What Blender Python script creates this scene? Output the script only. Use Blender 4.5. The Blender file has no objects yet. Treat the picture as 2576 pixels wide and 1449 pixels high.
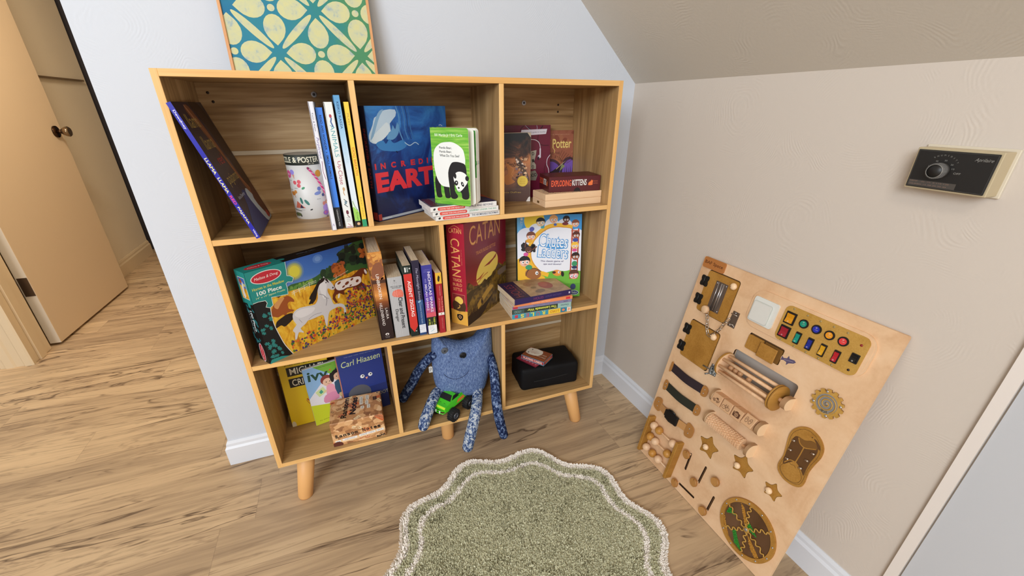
import bpy, bmesh, math, random
from mathutils import Vector, Matrix, noise
from mathutils.geometry import tessellate_polygon
R = math.radians
random.seed(7)
S = bpy.context.scene
COL = S.collection

# ------------------------------------------------------------------ camera, world, lights, exposure
cd = bpy.data.cameras.new('camera')
cam = bpy.data.objects.new('camera', cd); COL.objects.link(cam)
cam.location = (0.28167, -1.02586, 1.05881)
cam.rotation_euler = (1.1238, -0.0021, -0.3799)
cd.sensor_fit = 'HORIZONTAL'; cd.sensor_width = 36.0
cd.lens = 1053.75 / 2576 * 36.0
cd.shift_y = (771.64 - 724.5) / 2576
cd.clip_start = 0.02
S.camera = cam
S.view_settings.view_transform = 'Standard'
S.view_settings.look = 'None'
S.view_settings.exposure = 0.0
S.view_settings.gamma = 1.0
S.view_settings.use_curve_mapping = False

W = bpy.data.worlds.new('world'); S.world = W; W.use_nodes = True
W.node_tree.nodes['Background'].inputs[0].default_value = (1.0, 0.98, 0.95, 1)
W.node_tree.nodes['Background'].inputs[1].default_value = 0.62

def area(name, loc, target, size, power, col, sy=None):
    l = bpy.data.lights.new(name, 'AREA'); l.energy = power; l.color = col
    l.shape = 'RECTANGLE'; l.size = size; l.size_y = sy or size
    o = bpy.data.objects.new(name, l); COL.objects.link(o)
    o.location = loc
    o.rotation_euler = (Vector(target) - Vector(loc)).to_track_quat('-Z', 'Y').to_euler()
    return o
area('window_daylight', (-1.5, -2.75, 2.0), (0.4, 0.2, 0.7), 1.5, 92, (0.83, 0.91, 1.0), 1.1)
area('warm_overhead_fill', (0.10, -1.7, 2.3), (0.6, 0.1, 0.5), 0.6, 20, (1.0, 0.88, 0.72))  # unseen warm fill, added overhead to warm the right wall
area('hall_lamp', (-0.66, 1.10, 1.98), (-1.2, 2.3, 1.0), 0.3, 19, (1.0, 0.86, 0.68))

# ------------------------------------------------------------------ materials
def lin(h):
    c = [int(h[i:i + 2], 16) / 255 for i in (0, 2, 4)]
    return tuple((x / 12.92 if x <= 0.04045 else ((x + 0.055) / 1.055) ** 2.4) for x in c) + (1,)
MATS = {}
def M(h, rough=0.5, metal=0.0, spec=0.5, name=None):
    k = (h, rough, metal)
    if k in MATS: return MATS[k]
    m = bpy.data.materials.new(name or 'paint_' + h); m.use_nodes = True
    b = m.node_tree.nodes['Principled BSDF']
    b.inputs['Base Color'].default_value = lin(h)
    b.inputs['Roughness'].default_value = rough
    b.inputs['Metallic'].default_value = metal
    b.inputs['Specular IOR Level'].default_value = spec
    MATS[k] = m
    return m
class NT:
    def __init__(s, name, rough=0.5, spec=0.5):
        s.m = bpy.data.materials.new(name); s.m.use_nodes = True
        s.t = s.m.node_tree; s.b = s.t.nodes['Principled BSDF']
        s.b.inputs['Roughness'].default_value = rough
        s.b.inputs['Specular IOR Level'].default_value = spec
    def n(s, typ, **kw):
        x = s.t.nodes.new(typ)
        for k, v in kw.items():
            if k.startswith('i_'):
                key = k[2:]
                x.inputs[int(key) if key.isdigit() else key.replace('_', ' ')].default_value = v
            else: setattr(x, k, v)
        return x
    def l(s, a, b): s.t.links.new(a, b)
    def coords(s, scale, kind='Object', rot=(0, 0, 0), loc=(0, 0, 0)):
        tc = s.n('ShaderNodeTexCoord'); mp = s.n('ShaderNodeMapping')
        s.l(tc.outputs[kind], mp.inputs[0]); mp.inputs['Scale'].default_value = scale
        mp.inputs['Rotation'].default_value = rot; mp.inputs['Location'].default_value = loc
        return mp.outputs[0]
    def noise(s, vec, scale, detail=4, rough=0.5, dist=0.0):
        x = s.n('ShaderNodeTexNoise'); x.inputs['Scale'].default_value = scale
        x.inputs['Detail'].default_value = detail; x.inputs['Roughness'].default_value = rough
        x.inputs['Distortion'].default_value = dist
        s.l(vec, x.inputs['Vector']); return x.outputs['Fac']
    def ramp(s, fac, stops, interp='LINEAR'):
        x = s.n('ShaderNodeValToRGB'); x.color_ramp.interpolation = interp
        e = x.color_ramp.elements
        while len(e) < len(stops): e.new(0.5)
        for i, (p, c) in enumerate(stops):
            e[i].position = p; e[i].color = lin(c) if isinstance(c, str) else (c, c, c, 1)
        s.l(fac, x.inputs[0]); return x.outputs[0]
    def math(s, op, a, b=None, c=None):
        x = s.n('ShaderNodeMath', operation=op)
        for i, v in enumerate((a, b, c)):
            if v is None: continue
            if isinstance(v, (int, float)): x.inputs[i].default_value = v
            else: s.l(v, x.inputs[i])
        return x.outputs[0]
    def mix(s, f, a, b, bt='MIX'):
        x = s.n('ShaderNodeMix', data_type='RGBA', blend_type=bt)
        for i, v in ((0, f), (6, a), (7, b)):
            if isinstance(v, (int, float)): x.inputs[i].default_value = v
            elif isinstance(v, str): x.inputs[i].default_value = lin(v)
            else: s.l(v, x.inputs[i])
        return x.outputs[2]
    def bump(s, h, dist, strength=1.0):
        x = s.n('ShaderNodeBump'); x.inputs['Distance'].default_value = dist
        x.inputs['Strength'].default_value = strength
        s.l(h, x.inputs['Height']); s.l(x.outputs[0], s.b.inputs['Normal'])
    def base(s, c): s.l(c, s.b.inputs['Base Color'])

def wood(name, cols, grain, rough=0.5, fig=1.0, fine=0.5, scale=1.0, spec=0.35):
    """grain: axis index along which the grain runs"""
    t = NT(name, rough, spec)
    sc = [13.0 * scale] * 3; sc[grain] = 0.9 * scale
    sf = [170.0 * scale] * 3; sf[grain] = 4.5 * scale
    v = t.coords(tuple(sc)); f = t.coords(tuple(sf))
    n1 = t.noise(v, 1.0, 3, 0.55, 1.3 * fig); n2 = t.noise(f, 1.0, 2, 0.6)
    a = t.math('MULTIPLY_ADD', n2, fine, t.math('MULTIPLY', n1, 1.0 - fine * 0.5))
    a = t.math('SUBTRACT', a, fine * 0.25)
    t.base(t.ramp(a, [(0.28, cols[0]), (0.5, cols[1]), (0.74, cols[2])]))
    return t.m
SHELF = {ax: wood('shelf_laminate_' + 'xyz'[ax], ('86663f', 'b08c5c', 'cda876'), ax, 0.45, 1.6, 0.35) for ax in (0, 1, 2)}
BACK = wood('shelf_back_laminate', ('7c5c3a', 'ab8759', 'ceac7e'), 0, 0.5, 3.2, 0.25)
BAND = {ax: wood('edge_banding_' + 'xyz'[ax], ('dca560', 'e9b874', 'f0c588'), ax, 0.4, 0.8, 0.5) for ax in (0, 2)}
LEGW = M('e6ad6c', 0.5, name='leg_beech')
PLY = wood('birch_plywood', ('d6aa80', 'e4bd94', 'ecc9a3'), 2, 0.55, 0.8, 0.2, 0.7)
HDF = wood('brown_fibreboard', ('9a6a28', 'ab7a34', 'b98840'), 2, 0.55, 0.5, 0.5, 1.4)
HDF2 = wood('yellow_fibreboard', ('b08436', 'bd9144', 'c99d50'), 2, 0.55, 0.5, 0.6, 2.0)
BEECH = wood('light_beech', ('d3a478', 'e2b88e', 'ecc8a2'), 1, 0.5, 0.6, 0.4, 1.0)
BEAD2 = wood('stained_bead', ('a8712c', 'c28a40', 'd09c54'), 2, 0.4, 1.0, 0.4, 2.0)
FRAMEW = wood('frame_oak', ('c68a58', 'dca06c', 'e6b080'), 2, 0.5, 1.0, 0.4)
BOXW = wood('pale_box_wood', ('e2b98e', 'f0cba2', 'f6d8b4'), 0, 0.5, 0.6, 0.3)
def pages_mat():
    t = NT('page_edges', 0.85, 0.2)
    v = t.coords((30, 900, 30)); n = t.noise(v, 1.0, 2)
    t.base(t.ramp(n, [(0.3, 'c9b090'), (0.7, 'ecdcc2')])); return t.m
PAGES = pages_mat()
def pages_white():
    t = NT('white_page_edges', 0.85, 0.2)
    v = t.coords((30, 900, 30)); n = t.noise(v, 1.0, 2)
    t.base(t.ramp(n, [(0.3, 'cfcac4'), (0.7, 'f2efea')])); return t.m
PAGEW = pages_white()

def wall_mat(name, c):
    t = NT(name, 0.62, 0.3)
    v = t.coords((1, 1, 1))
    vo = t.n('ShaderNodeTexVoronoi', feature='SMOOTH_F1'); vo.inputs['Scale'].default_value = 4.2
    vo.inputs['Smoothness'].default_value = 0.15; vo.inputs['Randomness'].default_value = 0.9
    wv = t.n('ShaderNodeVectorMath', operation='ADD'); t.l(v, wv.inputs[0])
    nc = t.n('ShaderNodeTexNoise'); nc.inputs['Scale'].default_value = 7.0; nc.inputs['Detail'].default_value = 2; t.l(v, nc.inputs['Vector'])
    sc_ = t.n('ShaderNodeVectorMath', operation='SCALE'); t.l(nc.outputs['Color'], sc_.inputs[0]); sc_.inputs['Scale'].default_value = 0.05; t.l(sc_.outputs[0], wv.inputs[1])
    t.l(wv.outputs[0], vo.inputs['Vector'])
    nz = t.noise(v, 38, 3); wob = t.noise(v, 9, 3, 0.7)
    d = t.math('ADD', t.math('MULTIPLY', vo.outputs['Distance'], 300.0), t.math('MULTIPLY', nz, 7.0))
    ring = t.math('SINE', d)
    ring = t.math('MULTIPLY', ring, t.ramp(wob, [(0.48, 0.0), (0.66, 1.0)]))
    h = t.math('ADD', t.math('MULTIPLY', ring, 0.5), t.math('MULTIPLY', t.noise(v, 140, 3), 0.9))
    t.bump(h, 0.0004, 0.55)
    t.base(t.mix(t.noise(v, 3, 2), c, c)); return t.m
WALL = wall_mat('wall_paint_cool_light', 'd3d8e0')  # white wall with the cool daylight tint put into its colour
WALLR = wall_mat('wall_paint_warm_light', 'd3c8bc')  # same white wall, tinted for the warm light on this side
CEIL = wall_mat('ceiling_paint_warm_light', 'd2cabd')  # warm light on the slope is part of this colour
TRIM = M('dfe2e8', 0.4, name='trim_paint')
HALLP = wall_mat('hall_wall_paint', 'e6d8be')
HALLT = M('ddc8a6', 0.5, name='hall_trim_paint')
DOORP = M('dfc8a8', 0.5, name='hall_door_paint')

def floor_mat():
    t = NT('laminate_floor', 0.42, 0.35)
    tc = t.n('ShaderNodeTexCoord'); sp = t.n('ShaderNodeSeparateXYZ'); t.l(tc.outputs['Object'], sp.inputs[0])
    X, Y = sp.outputs[0], sp.outputs[1]
    row = t.math('FLOOR', t.math('DIVIDE', Y, 0.152))
    wn = t.n('ShaderNodeTexWhiteNoise', noise_dimensions='1D'); t.l(row, wn.inputs['W'])
    xo = t.math('ADD', t.math('DIVIDE', X, 1.21), t.math('MULTIPLY', wn.outputs['Value'], 7.0))
    cell = t.math('FLOOR', xo)
    cv = t.n('ShaderNodeCombineXYZ'); t.l(cell, cv.inputs[0]); t.l(row, cv.inputs[1])
    wp = t.n('ShaderNodeTexWhiteNoise', noise_dimensions='3D'); t.l(cv.outputs[0], wp.inputs['Vector'])
    pid = wp.outputs['Value']
    off = t.math('MULTIPLY', pid, 31.0)
    def vec(sx, sy):
        c = t.n('ShaderNodeCombineXYZ')
        t.l(t.math('ADD', t.math('MULTIPLY', X, sx), off), c.inputs[0])
        t.l(t.math('MULTIPLY', Y, sy), c.inputs[1]); t.l(off, c.inputs[2]); return c.outputs[0]
    broad = t.noise(vec(1.3, 11), 1.0, 4, 0.55, 1.1)
    fine = t.noise(vec(4, 95), 1.0, 3, 0.6, 0.4)
    fac = t.math('ADD', t.math('MULTIPLY', broad, 0.7), t.math('MULTIPLY', fine, 0.3))
    base = t.ramp(fac, [(0.30, '8d7660'), (0.42, 'ad9375'), (0.54, 'ccaf8b'), (0.72, 'e0c49d')])
    q = t.noise(vec(0.9, 6.0), 1.0, 4, 0.55, 1.6)
    cr = t.math('ABSOLUTE', t.math('SUBTRACT', q, 0.5))
    line = t.ramp(cr, [(0.0, 1.0), (0.016, 0.0)])
    sel = t.ramp(t.noise(vec(2.0, 5), 1.0, 2), [(0.46, 0.0), (0.56, 1.0)])
    q3 = t.noise(vec(1.3, 9.0), 1.0, 4, 0.6, 1.2)
    line2 = t.ramp(t.math('ABSOLUTE', t.math('SUBTRACT', q3, 0.56)), [(0.0, 1.0), (0.020, 0.0)])
    q2 = t.noise(vec(1.8, 15), 1.0, 5, 0.65, 2.0)
    blot = t.ramp(q2, [(0.56, 0.0), (0.68, 1.0)])
    c = t.mix(0.30, base, t.ramp(pid, [(0.0, 'a38c70'), (0.5, 'c6aa86'), (1.0, 'ddc299')]))
    c = t.mix(t.math('MULTIPLY', blot, 0.62), c, '7d6650')
    c = t.mix(t.math('MULTIPLY', line2, 0.40), c, '6e5845')
    c = t.mix(t.math('MULTIPLY', t.math('MULTIPLY', line, sel), 0.85), c, '4f3a2c')
    fy = t.math('FRACT', t.math('DIVIDE', Y, 0.152)); fx = t.math('FRACT', xo)
    sy = t.math('LESS_THAN', fy, 0.008); sx = t.math('LESS_THAN', fx, 0.0010)
    c = t.mix(t.math('MULTIPLY', t.math('MAXIMUM', sy, sx), 0.35), c, '5a4838')
    t.base(c)
    t.bump(t.math('ADD', fine, t.math('MULTIPLY', line, -0.5)), 0.0004, 0.5)
    return t.m
FLOOR = floor_mat()

# ------------------------------------------------------------------ mesh builder
class MB:
    def __init__(s): s.v = []; s.f = []; s.m = []; s.sm = []; s.mats = []
    def mi(s, mat):
        if isinstance(mat, str): mat = M(mat)
        if mat not in s.mats: s.mats.append(mat)
        return s.mats.index(mat)
    def add(s, vs, fs, mat, smooth=False):
        o = len(s.v); s.v += [tuple(v) for v in vs]; i = s.mi(mat)
        for f in fs: s.f.append([o + k for k in f]); s.m.append(i); s.sm.append(smooth)
    def box(s, a, b, mat, bev=0.0, seg=1, front=None, X=None, smooth=False):
        bm = bmesh.new(); bmesh.ops.create_cube(bm, size=1)
        for v in bm.verts: v.co = Vector([(a[i] + b[i]) / 2 + v.co[i] * (b[i] - a[i]) for i in range(3)])
        if bev: bmesh.ops.bevel(bm, geom=bm.edges[:], offset=bev, segments=seg, affect='EDGES', profile=0.5)
        bm.normal_update(); bm.verts.index_update()
        vs = [(X @ v.co if X else v.co) for v in bm.verts]
        g1 = []; g2 = []
        for f in bm.faces: (g2 if front and f.normal.y < -0.6 else g1).append([v.index for v in f.verts])
        o = len(s.v); s.v += [tuple(v) for v in vs]
        for g, mt in ((g1, mat), (g2, front)):
            if g:
                i = s.mi(mt)
                for f in g: s.f.append([o + k for k in f]); s.m.append(i); s.sm.append(smooth)
        bm.free()
    def tube(s, pts, r, mat, n=12, cap=True, closed=False, flat=None):
        pts = [Vector(p) for p in pts]; N = len(pts)
        rr = r if isinstance(r, (list, tuple)) else [r] * N
        tans = []
        for i in range(N):
            a = pts[i - 1] if (i > 0 or closed) else pts[i]; b = pts[(i + 1) % N] if (i < N - 1 or closed) else pts[i]
            d = (b - a); tans.append(d.normalized() if d.length > 1e-9 else Vector((0, 0, 1)))
        up = Vector((0, 0, 1)) if abs(tans[0].z) < 0.9 else Vector((1, 0, 0))
        u = tans[0].cross(up).normalized(); vs = []; fs = []
        for i in range(N):
            u = (u - tans[i] * u.dot(tans[i])).normalized(); w = tans[i].cross(u)
            for k in range(n):
                a = 2 * math.pi * k / n
                vs.append(pts[i] + (u * math.cos(a) + w * math.sin(a) * (flat or 1.0)) * rr[i])
        for i in range(N if closed else N - 1):
            j = (i + 1) % N
            for k in range(n):
                l = (k + 1) % n; fs.append((i * n + k, i * n + l, j * n + l, j * n + k))
        s.add(vs, fs, mat, True)
        if cap and not closed:
            for i, sg in ((0, 1), (N - 1, 0)):
                ring = vs[i * n:(i + 1) * n]; s.add(ring, [list(range(n)) if sg else list(range(n))[::-1]], mat)
    def capsule(s, pts, rr, mat, n=16, sub=5):
        """spline tube with rounded ends"""
        P = spline(pts, sub); L = len(P); rs = []
        for i in range(L):
            x = i / (L - 1) * (len(pts) - 1); k = min(int(x), len(pts) - 2); t = x - k
            rs.append(rr[k] * (1 - t) + rr[k + 1] * t)
        P = [Vector(p) for p in P]
        d0 = (P[0] - P[1]).normalized(); d1 = (P[-1] - P[-2]).normalized()
        head = []; hr = []; tail = []; tr = []
        for a in (80, 60, 40, 20):
            head.append(P[0] + d0 * rs[0] * math.sin(R(a))); hr.append(rs[0] * math.cos(R(a)))
        for a in (20, 40, 60, 80):
            tail.append(P[-1] + d1 * rs[-1] * math.sin(R(a))); tr.append(rs[-1] * math.cos(R(a)))
        s.tube(head + P + tail, hr + rs + tr, mat, n)
    def cyl(s, p0, p1, r0, mat, r1=None, n=28, capmat=None, bev=0.0):
        r1 = r0 if r1 is None else r1; p0 = Vector(p0); p1 = Vector(p1); d = (p1 - p0).normalized()
        if bev:
            s.tube([p0, p0 + d * bev, p1 - d * bev, p1], [r0 - bev, r0, r1, r1 - bev], mat, n, cap=False)
            e0, e1 = r0 - bev, r1 - bev
        else: s.tube([p0, p1], [r0, r1], mat, n, cap=False); e0, e1 = r0, r1
        s.tube([p0, p0 + d * 1e-7], [e0, 0.0], capmat or mat, n, cap=False)
        s.tube([p1, p1 + d * 1e-7], [e1, 0.0], capmat or mat, n, cap=False)
        for i in range(1, 4 * n // 1): pass
    def sphere(s, c, r, mat, sc=(1, 1, 1), nu=20, nv=12, X=None):
        vs = []; fs = []; c = Vector(c)
        for i in range(nv + 1):
            a = math.pi * i / nv
            for k in range(nu):
                b = 2 * math.pi * k / nu
                p = Vector((math.sin(a) * math.cos(b) * sc[0], math.sin(a) * math.sin(b) * sc[1], math.cos(a) * sc[2])) * r
                vs.append(c + (X @ p if X else p))
        for i in range(nv):
            for k in range(nu):
                l = (k + 1) % nu; fs.append((i * nu + k, (i + 1) * nu + k, (i + 1) * nu + l, i * nu + l))
        s.add(vs, fs, mat, True)
    def prism(s, pts, z0, z1, mat, P=None, bev=0.0, side=None, hole=None):
        """2D outline pts extruded from z0 to z1; P maps (x,y,z)->3D"""
        P = P or (lambda x, y, z: Vector((x, y, z)))
        ar = sum(pts[i - 1][0] * p[1] - p[0] * pts[i - 1][1] for i, p in enumerate(pts))
        if ar < 0: pts = pts[::-1]
        n = len(pts); tri = tessellate_polygon([[Vector((p[0], p[1], 0)) for p in pts]])
        top = [P(p[0], p[1], z1) for p in pts]; bot = [P(p[0], p[1], z0) for p in pts]
        s.add(top, [t for t in tri], mat); s.add(bot, [t[::-1] for t in tri], mat)
        s.add(bot + top, [(i, (i + 1) % n, n + (i + 1) % n, n + i) for i in range(n)], side or mat)
    def build(s, name, parent=None, fixn=True):
        me = bpy.data.meshes.new(name); me.from_pydata(s.v, [], s.f)
        for m in s.mats: me.materials.append(m)
        me.polygons.foreach_set('material_index', s.m); me.polygons.foreach_set('use_smooth', s.sm)
        me.update()
        if fixn and len(s.f) < 20000:
            bm = bmesh.new(); bm.from_mesh(me)
            bmesh.ops.remove_doubles(bm, verts=bm.verts, dist=2e-7)
            bmesh.ops.recalc_face_normals(bm, faces=bm.faces); bm.to_mesh(me); bm.free()
        o = bpy.data.objects.new(name, me); COL.objects.link(o)
        if parent: o.parent = parent
        return o

def spline(pts, sub=6, closed=False):
    pts = [Vector(p) for p in pts]; n = len(pts); out = []
    rng = range(n) if closed else range(n - 1)
    for i in rng:
        if closed: a, b, c, d = pts[i - 1], pts[i], pts[(i + 1) % n], pts[(i + 2) % n]
        else: a, b, c, d = pts[max(i - 1, 0)], pts[i], pts[i + 1], pts[min(i + 2, n - 1)]
        for k in range(sub):
            t = k / sub
            out.append(0.5 * ((2 * b) + (c - a) * t + (2 * a - 5 * b + 4 * c - d) * t * t + (3 * b - a - 3 * c + d) * t ** 3))
    if not closed: out.append(pts[-1])
    return out
def rrect(x0, y0, x1, y1, r, n=5):
    o = []
    for cx, cy, a0 in ((x1 - r, y1 - r, 0), (x0 + r, y1 - r, 90), (x0 + r, y0 + r, 180), (x1 - r, y0 + r, 270)):
        for k in range(n + 1): a = R(a0 + 90 * k / n); o.append((cx + r * math.cos(a), cy + r * math.sin(a)))
    return o
def ellpts(cx, cy, rx, ry=None, rot=0, n=28):
    ry = rx if ry is None else ry; c, s_ = math.cos(R(rot)), math.sin(R(rot)); o = []
    for k in range(n):
        a = 2 * math.pi * k / n; x, y = rx * math.cos(a), ry * math.sin(a); o.append((cx + x * c - y * s_, cy + x * s_ + y * c))
    return o

# ------------------------------------------------------------------ printing on faces
GL = {}
def glyphs(txt, bold, shear):
    k = (txt, bold, shear)
    if k in GL: return GL[k]
    cu = bpy.data.curves.new('t', 'FONT'); cu.body = txt; cu.size = 1; cu.offset = bold; cu.shear = shear
    cu.resolution_u = 4; cu.fill_mode = 'FRONT'
    ob = bpy.data.objects.new('t', cu); me = ob.to_mesh()
    vs = [(v.co.x, v.co.y) for v in me.vertices]; fs = [tuple(p.vertices) for p in me.polygons]
    ob.to_mesh_clear(); bpy.data.objects.remove(ob); bpy.data.curves.remove(cu)
    xs = [v[0] for v in vs] or [0]; ys = [v[1] for v in vs] or [0]
    GL[k] = (vs, fs, min(xs), max(xs), min(ys), max(ys)); return GL[k]
def clip(poly, ax, lim, sg):
    out = []
    for i in range(len(poly)):
        a, b = poly[i - 1], poly[i]; da, db = (a[ax] - lim) * sg, (b[ax] - lim) * sg
        if (da >= 0) != (db >= 0):
            t = da / (da - db); out.append((a[0] + (b[0] - a[0]) * t, a[1] + (b[1] - a[1]) * t))
        if db >= 0: out.append(b)
    return out
class Face:
    """flat printed face: 2D art in mm, (0,0) bottom left; art is clipped to the face"""
    def __init__(s, mb, O, U, V, w, h, wrap=None):
        s.mb = mb; s.O = Vector(O); s.U = Vector(U).normalized(); s.V = Vector(V).normalized()
        s.N = s.U.cross(s.V); s.w = w; s.h = h; s.k = 0; s.wrap = wrap; s.jit = True
    def P(s, x, y, off):
        if s.wrap: return s.wrap(x, y, off)
        return s.O + s.U * (x / 1000) + s.V * (y / 1000) + s.N * off
    def put(s, polys, col, keep=False):
        if not keep: s.k += 1
        off = 0.00012 + 0.000010 * s.k; vs = []; fs = []
        for pj, p in enumerate(polys):
            oj = off + ((pj % 9) * 1.0e-6 if s.jit and len(p) != 3 else 0)
            for ax, lim, sg in ((0, 0, 1), (0, s.w * 1000, -1), (1, 0, 1), (1, s.h * 1000, -1)):
                if p: p = clip(p, ax, lim, sg)
            if len(p) < 3: continue
            parts = [p]
            if s.wrap:
                parts = []; x0 = min(q[0] for q in p); x1 = max(q[0] for q in p); st = 4.0
                a = math.floor(x0 / st) * st
                while a < x1:
                    c = clip(clip(p, 0, a, 1), 0, a + st, -1) if p else []
                    if len(c) >= 3: parts.append(c)
                    a += st
            for p in parts:
                o = len(vs); vs += [s.P(q[0], q[1], oj) for q in p]; fs.append(list(range(o, o + len(p))))
        if fs: s.mb.add(vs, fs, col)
    def poly(s, pts, col, smooth=0):
        if smooth: pts = [(p.x, p.y) for p in spline([(a, b, 0) for a, b in pts], smooth, True)]
        tri = tessellate_polygon([[Vector((p[0], p[1], 0)) for p in pts]])
        out = []
        for t in tri:
            q = [tuple(pts[i]) for i in t]
            if (q[1][0] - q[0][0]) * (q[2][1] - q[0][1]) - (q[2][0] - q[0][0]) * (q[1][1] - q[0][1]) < 0: q = q[::-1]
            out.append(q)
        s.put(out, col)
    def rect(s, x0, y0, x1, y1, col): s.put([[(x0, y0), (x1, y0), (x1, y1), (x0, y1)]], col)
    def ell(s, cx, cy, rx, ry, col, rot=0, n=22): s.put([ellpts(cx, cy, rx, ry, rot, n)], col)
    def line(s, pts, w, col, smooth=0, keep=False):
        P = [Vector((p[0], p[1], 0)) for p in pts]
        if smooth: P = spline(P, smooth)
        P = [p for i, p in enumerate(P) if i == 0 or (p - P[i - 1]).length > 1e-6]
        A = []
        for i, p in enumerate(P):
            a = (P[i] - P[i - 1]).normalized() if i else None; b = (P[i + 1] - P[i]).normalized() if i < len(P) - 1 else None
            d = (a or b) + (b or a); d = d.normalized() if d.length > 0.05 else (a or b)
            n = Vector((-d.y, d.x, 0)); k = 1.0
            if a and b: k = min(1.0 / max(0.35, n.dot(Vector((-a.y, a.x, 0)))), 2.2)
            A.append((tuple((p - n * w / 2 * k)[:2]), tuple((p + n * w / 2 * k)[:2])))
        ps = [[A[i][0], A[i + 1][0], A[i + 1][1], A[i][1]] for i in range(len(A) - 1)]
        k0 = s.jit; s.jit = False; s.put(ps, col, keep); s.jit = k0
    def text(s, txt, cx, cy, ln, ht, col, rot=0, bold=0.0, shear=0.0):
        vs, fs, x0, x1, y0, y1 = glyphs(txt, bold, shear)
        if not fs: return
        sx = ln / (x1 - x0); sy = ht / (y1 - y0); c, q = math.cos(R(rot)), math.sin(R(rot)); T = []
        for x, y in vs:
            a = (x - (x0 + x1) / 2) * sx; b = (y - (y0 + y1) / 2) * sy
            T.append((cx + a * c - b * q, cy + a * q + b * c))
        s.put([[T[i] for i in f] for f in fs], col)
    def blobs(s, x0, y0, x1, y1, n, r0, r1, cols, seed=1, asp=1.0):
        rn = random.Random(seed); by = {}
        for i in range(n):
            c = rn.choice(cols); r = rn.uniform(r0, r1)
            by.setdefault(c, []).append(ellpts(rn.uniform(x0, x1), rn.uniform(y0, y1), r, r * rn.uniform(0.5, 1.0) * asp, rn.uniform(0, 180), 7))
        for c, ps in by.items(): s.put(ps, c)

# ------------------------------------------------------------------ objects and tags
def tag(o, label, cat, group=None):
    o['label'] = label; o['category'] = cat
    if group: o['group'] = group
    return o
def struct(o): o['kind'] = 'structure'; return o
def thing(name, X, label, cat, group=None):
    o = bpy.data.objects.new(name, None); COL.objects.link(o); o.empty_display_size = 0.05
    o.matrix_world = X; tag(o, label, cat, group); return o
def at(x, y, z, rz=0, lean=0, roll=0):
    """lean: top away from viewer (about local x); roll: top to the left (about y)"""
    return Matrix.Translation((x, y, z)) @ Matrix.Rotation(R(rz), 4, 'Z') @ Matrix.Rotation(R(-roll), 4, 'Y') @ Matrix.Rotation(R(-lean), 4, 'X')
def faces(mb, w, t, h):
    f = {}
    f['front'] = Face(mb, (0, 0, 0), (1, 0, 0), (0, 0, 1), w, h)
    f['left'] = Face(mb, (0, t, 0), (0, -1, 0), (0, 0, 1), t, h)
    f['right'] = Face(mb, (w, 0, 0), (0, 1, 0), (0, 0, 1), t, h)
    f['top'] = Face(mb, (0, 0, h), (1, 0, 0), (0, 1, 0), w, t)
    return f
def carton(name, X, w, t, h, col, art, label, cat, bev=0.0008):
    r = thing(name, X, label, cat); mb = MB()
    mb.box((0, 0, 0), (w, t, h), M(col, 0.38) if isinstance(col, str) else col, bev)
    art(faces(mb, w, t, h)); o = mb.build('printed_box', r); return r
def book(X, w, t, h, cov, art, label, hard=False, name='book', group=None, page=None, cat='book', spine=None):
    """w: spine to fore edge, t: thickness, h: height. Spine at x=0, front cover faces -y."""
    r = thing(name, X, label, cat, group); mb = MB(); c = M(cov, 0.36) if isinstance(cov, str) else cov
    sc = M(spine, 0.36) if spine else c
    b = 0.0022 if hard else 0.0005; mb.box((0, 0, 0), (b, t, h), sc, b * 0.3)
    mb.box((0, 0, 0), (w, b, h), c, b * 0.25); mb.box((0, t - b, 0), (w, t, h), c, b * 0.25)
    art(faces(mb, w, t, h)); mb.build('cover', r)
    pb = MB(); i = 0.003 if hard else 0.0003
    pb.box((b, b, i), (w - (i if hard else 0.0006), t - b, h - i), page or PAGES)
    pb.build('page_block', r); return r
RZ90 = Matrix.Rotation(R(90), 4, 'Z')
def spine_out(x, y, z, t, roll=0, rz=0): return at(x, y, z, rz, 0, roll) @ Matrix.Translation((t, 0, 0)) @ RZ90
FL_UP = Matrix(((0, 0, -1, 0), (1, 0, 0, 0), (0, -1, 0, 0), (0, 0, 0, 1)))
FL_DN = Matrix(((0, 0, 1, 0), (1, 0, 0, 0), (0, 1, 0, 0), (0, 0, 0, 1)))
def flat_up(x, y, z, rz, t, h): return at(x, y, z, rz) @ Matrix.Translation((h, 0, t)) @ FL_UP
def flat_dn(x, y, z, rz): return at(x, y, z, rz) @ FL_DN
# ------------------------------------------------------------------ the room
XR, YW, ZK, SL = 1.2283, 0.262, 1.1251, 0.949
CH = 2.42
xtop = XR - (CH - ZK) / SL
def plain(name, boxes, mat, kind=True, parent=None):
    mb = MB()
    for a, b in boxes: mb.box(a, b, mat)
    o = mb.build(name, parent)
    return struct(o) if kind else o
plain('floor', [((-3.2, -3.0, -0.05), (XR + 0.15, 4.4, 0.0))], FLOOR)
XE = -0.182
mb = MB()   # back wall with the sloped top right, full thickness
mb.prism([(XE, 0), (XR + 0.1, 0), (XR + 0.1, ZK), (XR, ZK), (xtop, CH), (XE, CH)], YW, YW + 0.11, WALL, lambda x, y, z: Vector((x, z, y)))
struct(mb.build('wall_back'))
plain('wall_right', [((XR, -3.0, 0), (XR + 0.1, YW, ZK))], WALLR)
plain('wall_return', [((XE, YW + 0.11, 0), (XE + 0.11, 2.95, CH))], HALLP)
mb = MB()
mb.prism([(XR, ZK), (xtop, CH), (xtop, CH + 0.06), (XR + 0.1, ZK + 0.0)], -3.0, YW, CEIL, lambda x, y, z: Vector((x, z, y)))
struct(mb.build('ceiling_slope'))
plain('ceiling', [((-3.2, -3.0, CH), (xtop, YW, CH + 0.06)), ((-3.2, YW, CH), (XE + 0.11, 4.4, CH + 0.06))], CEIL)
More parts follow.
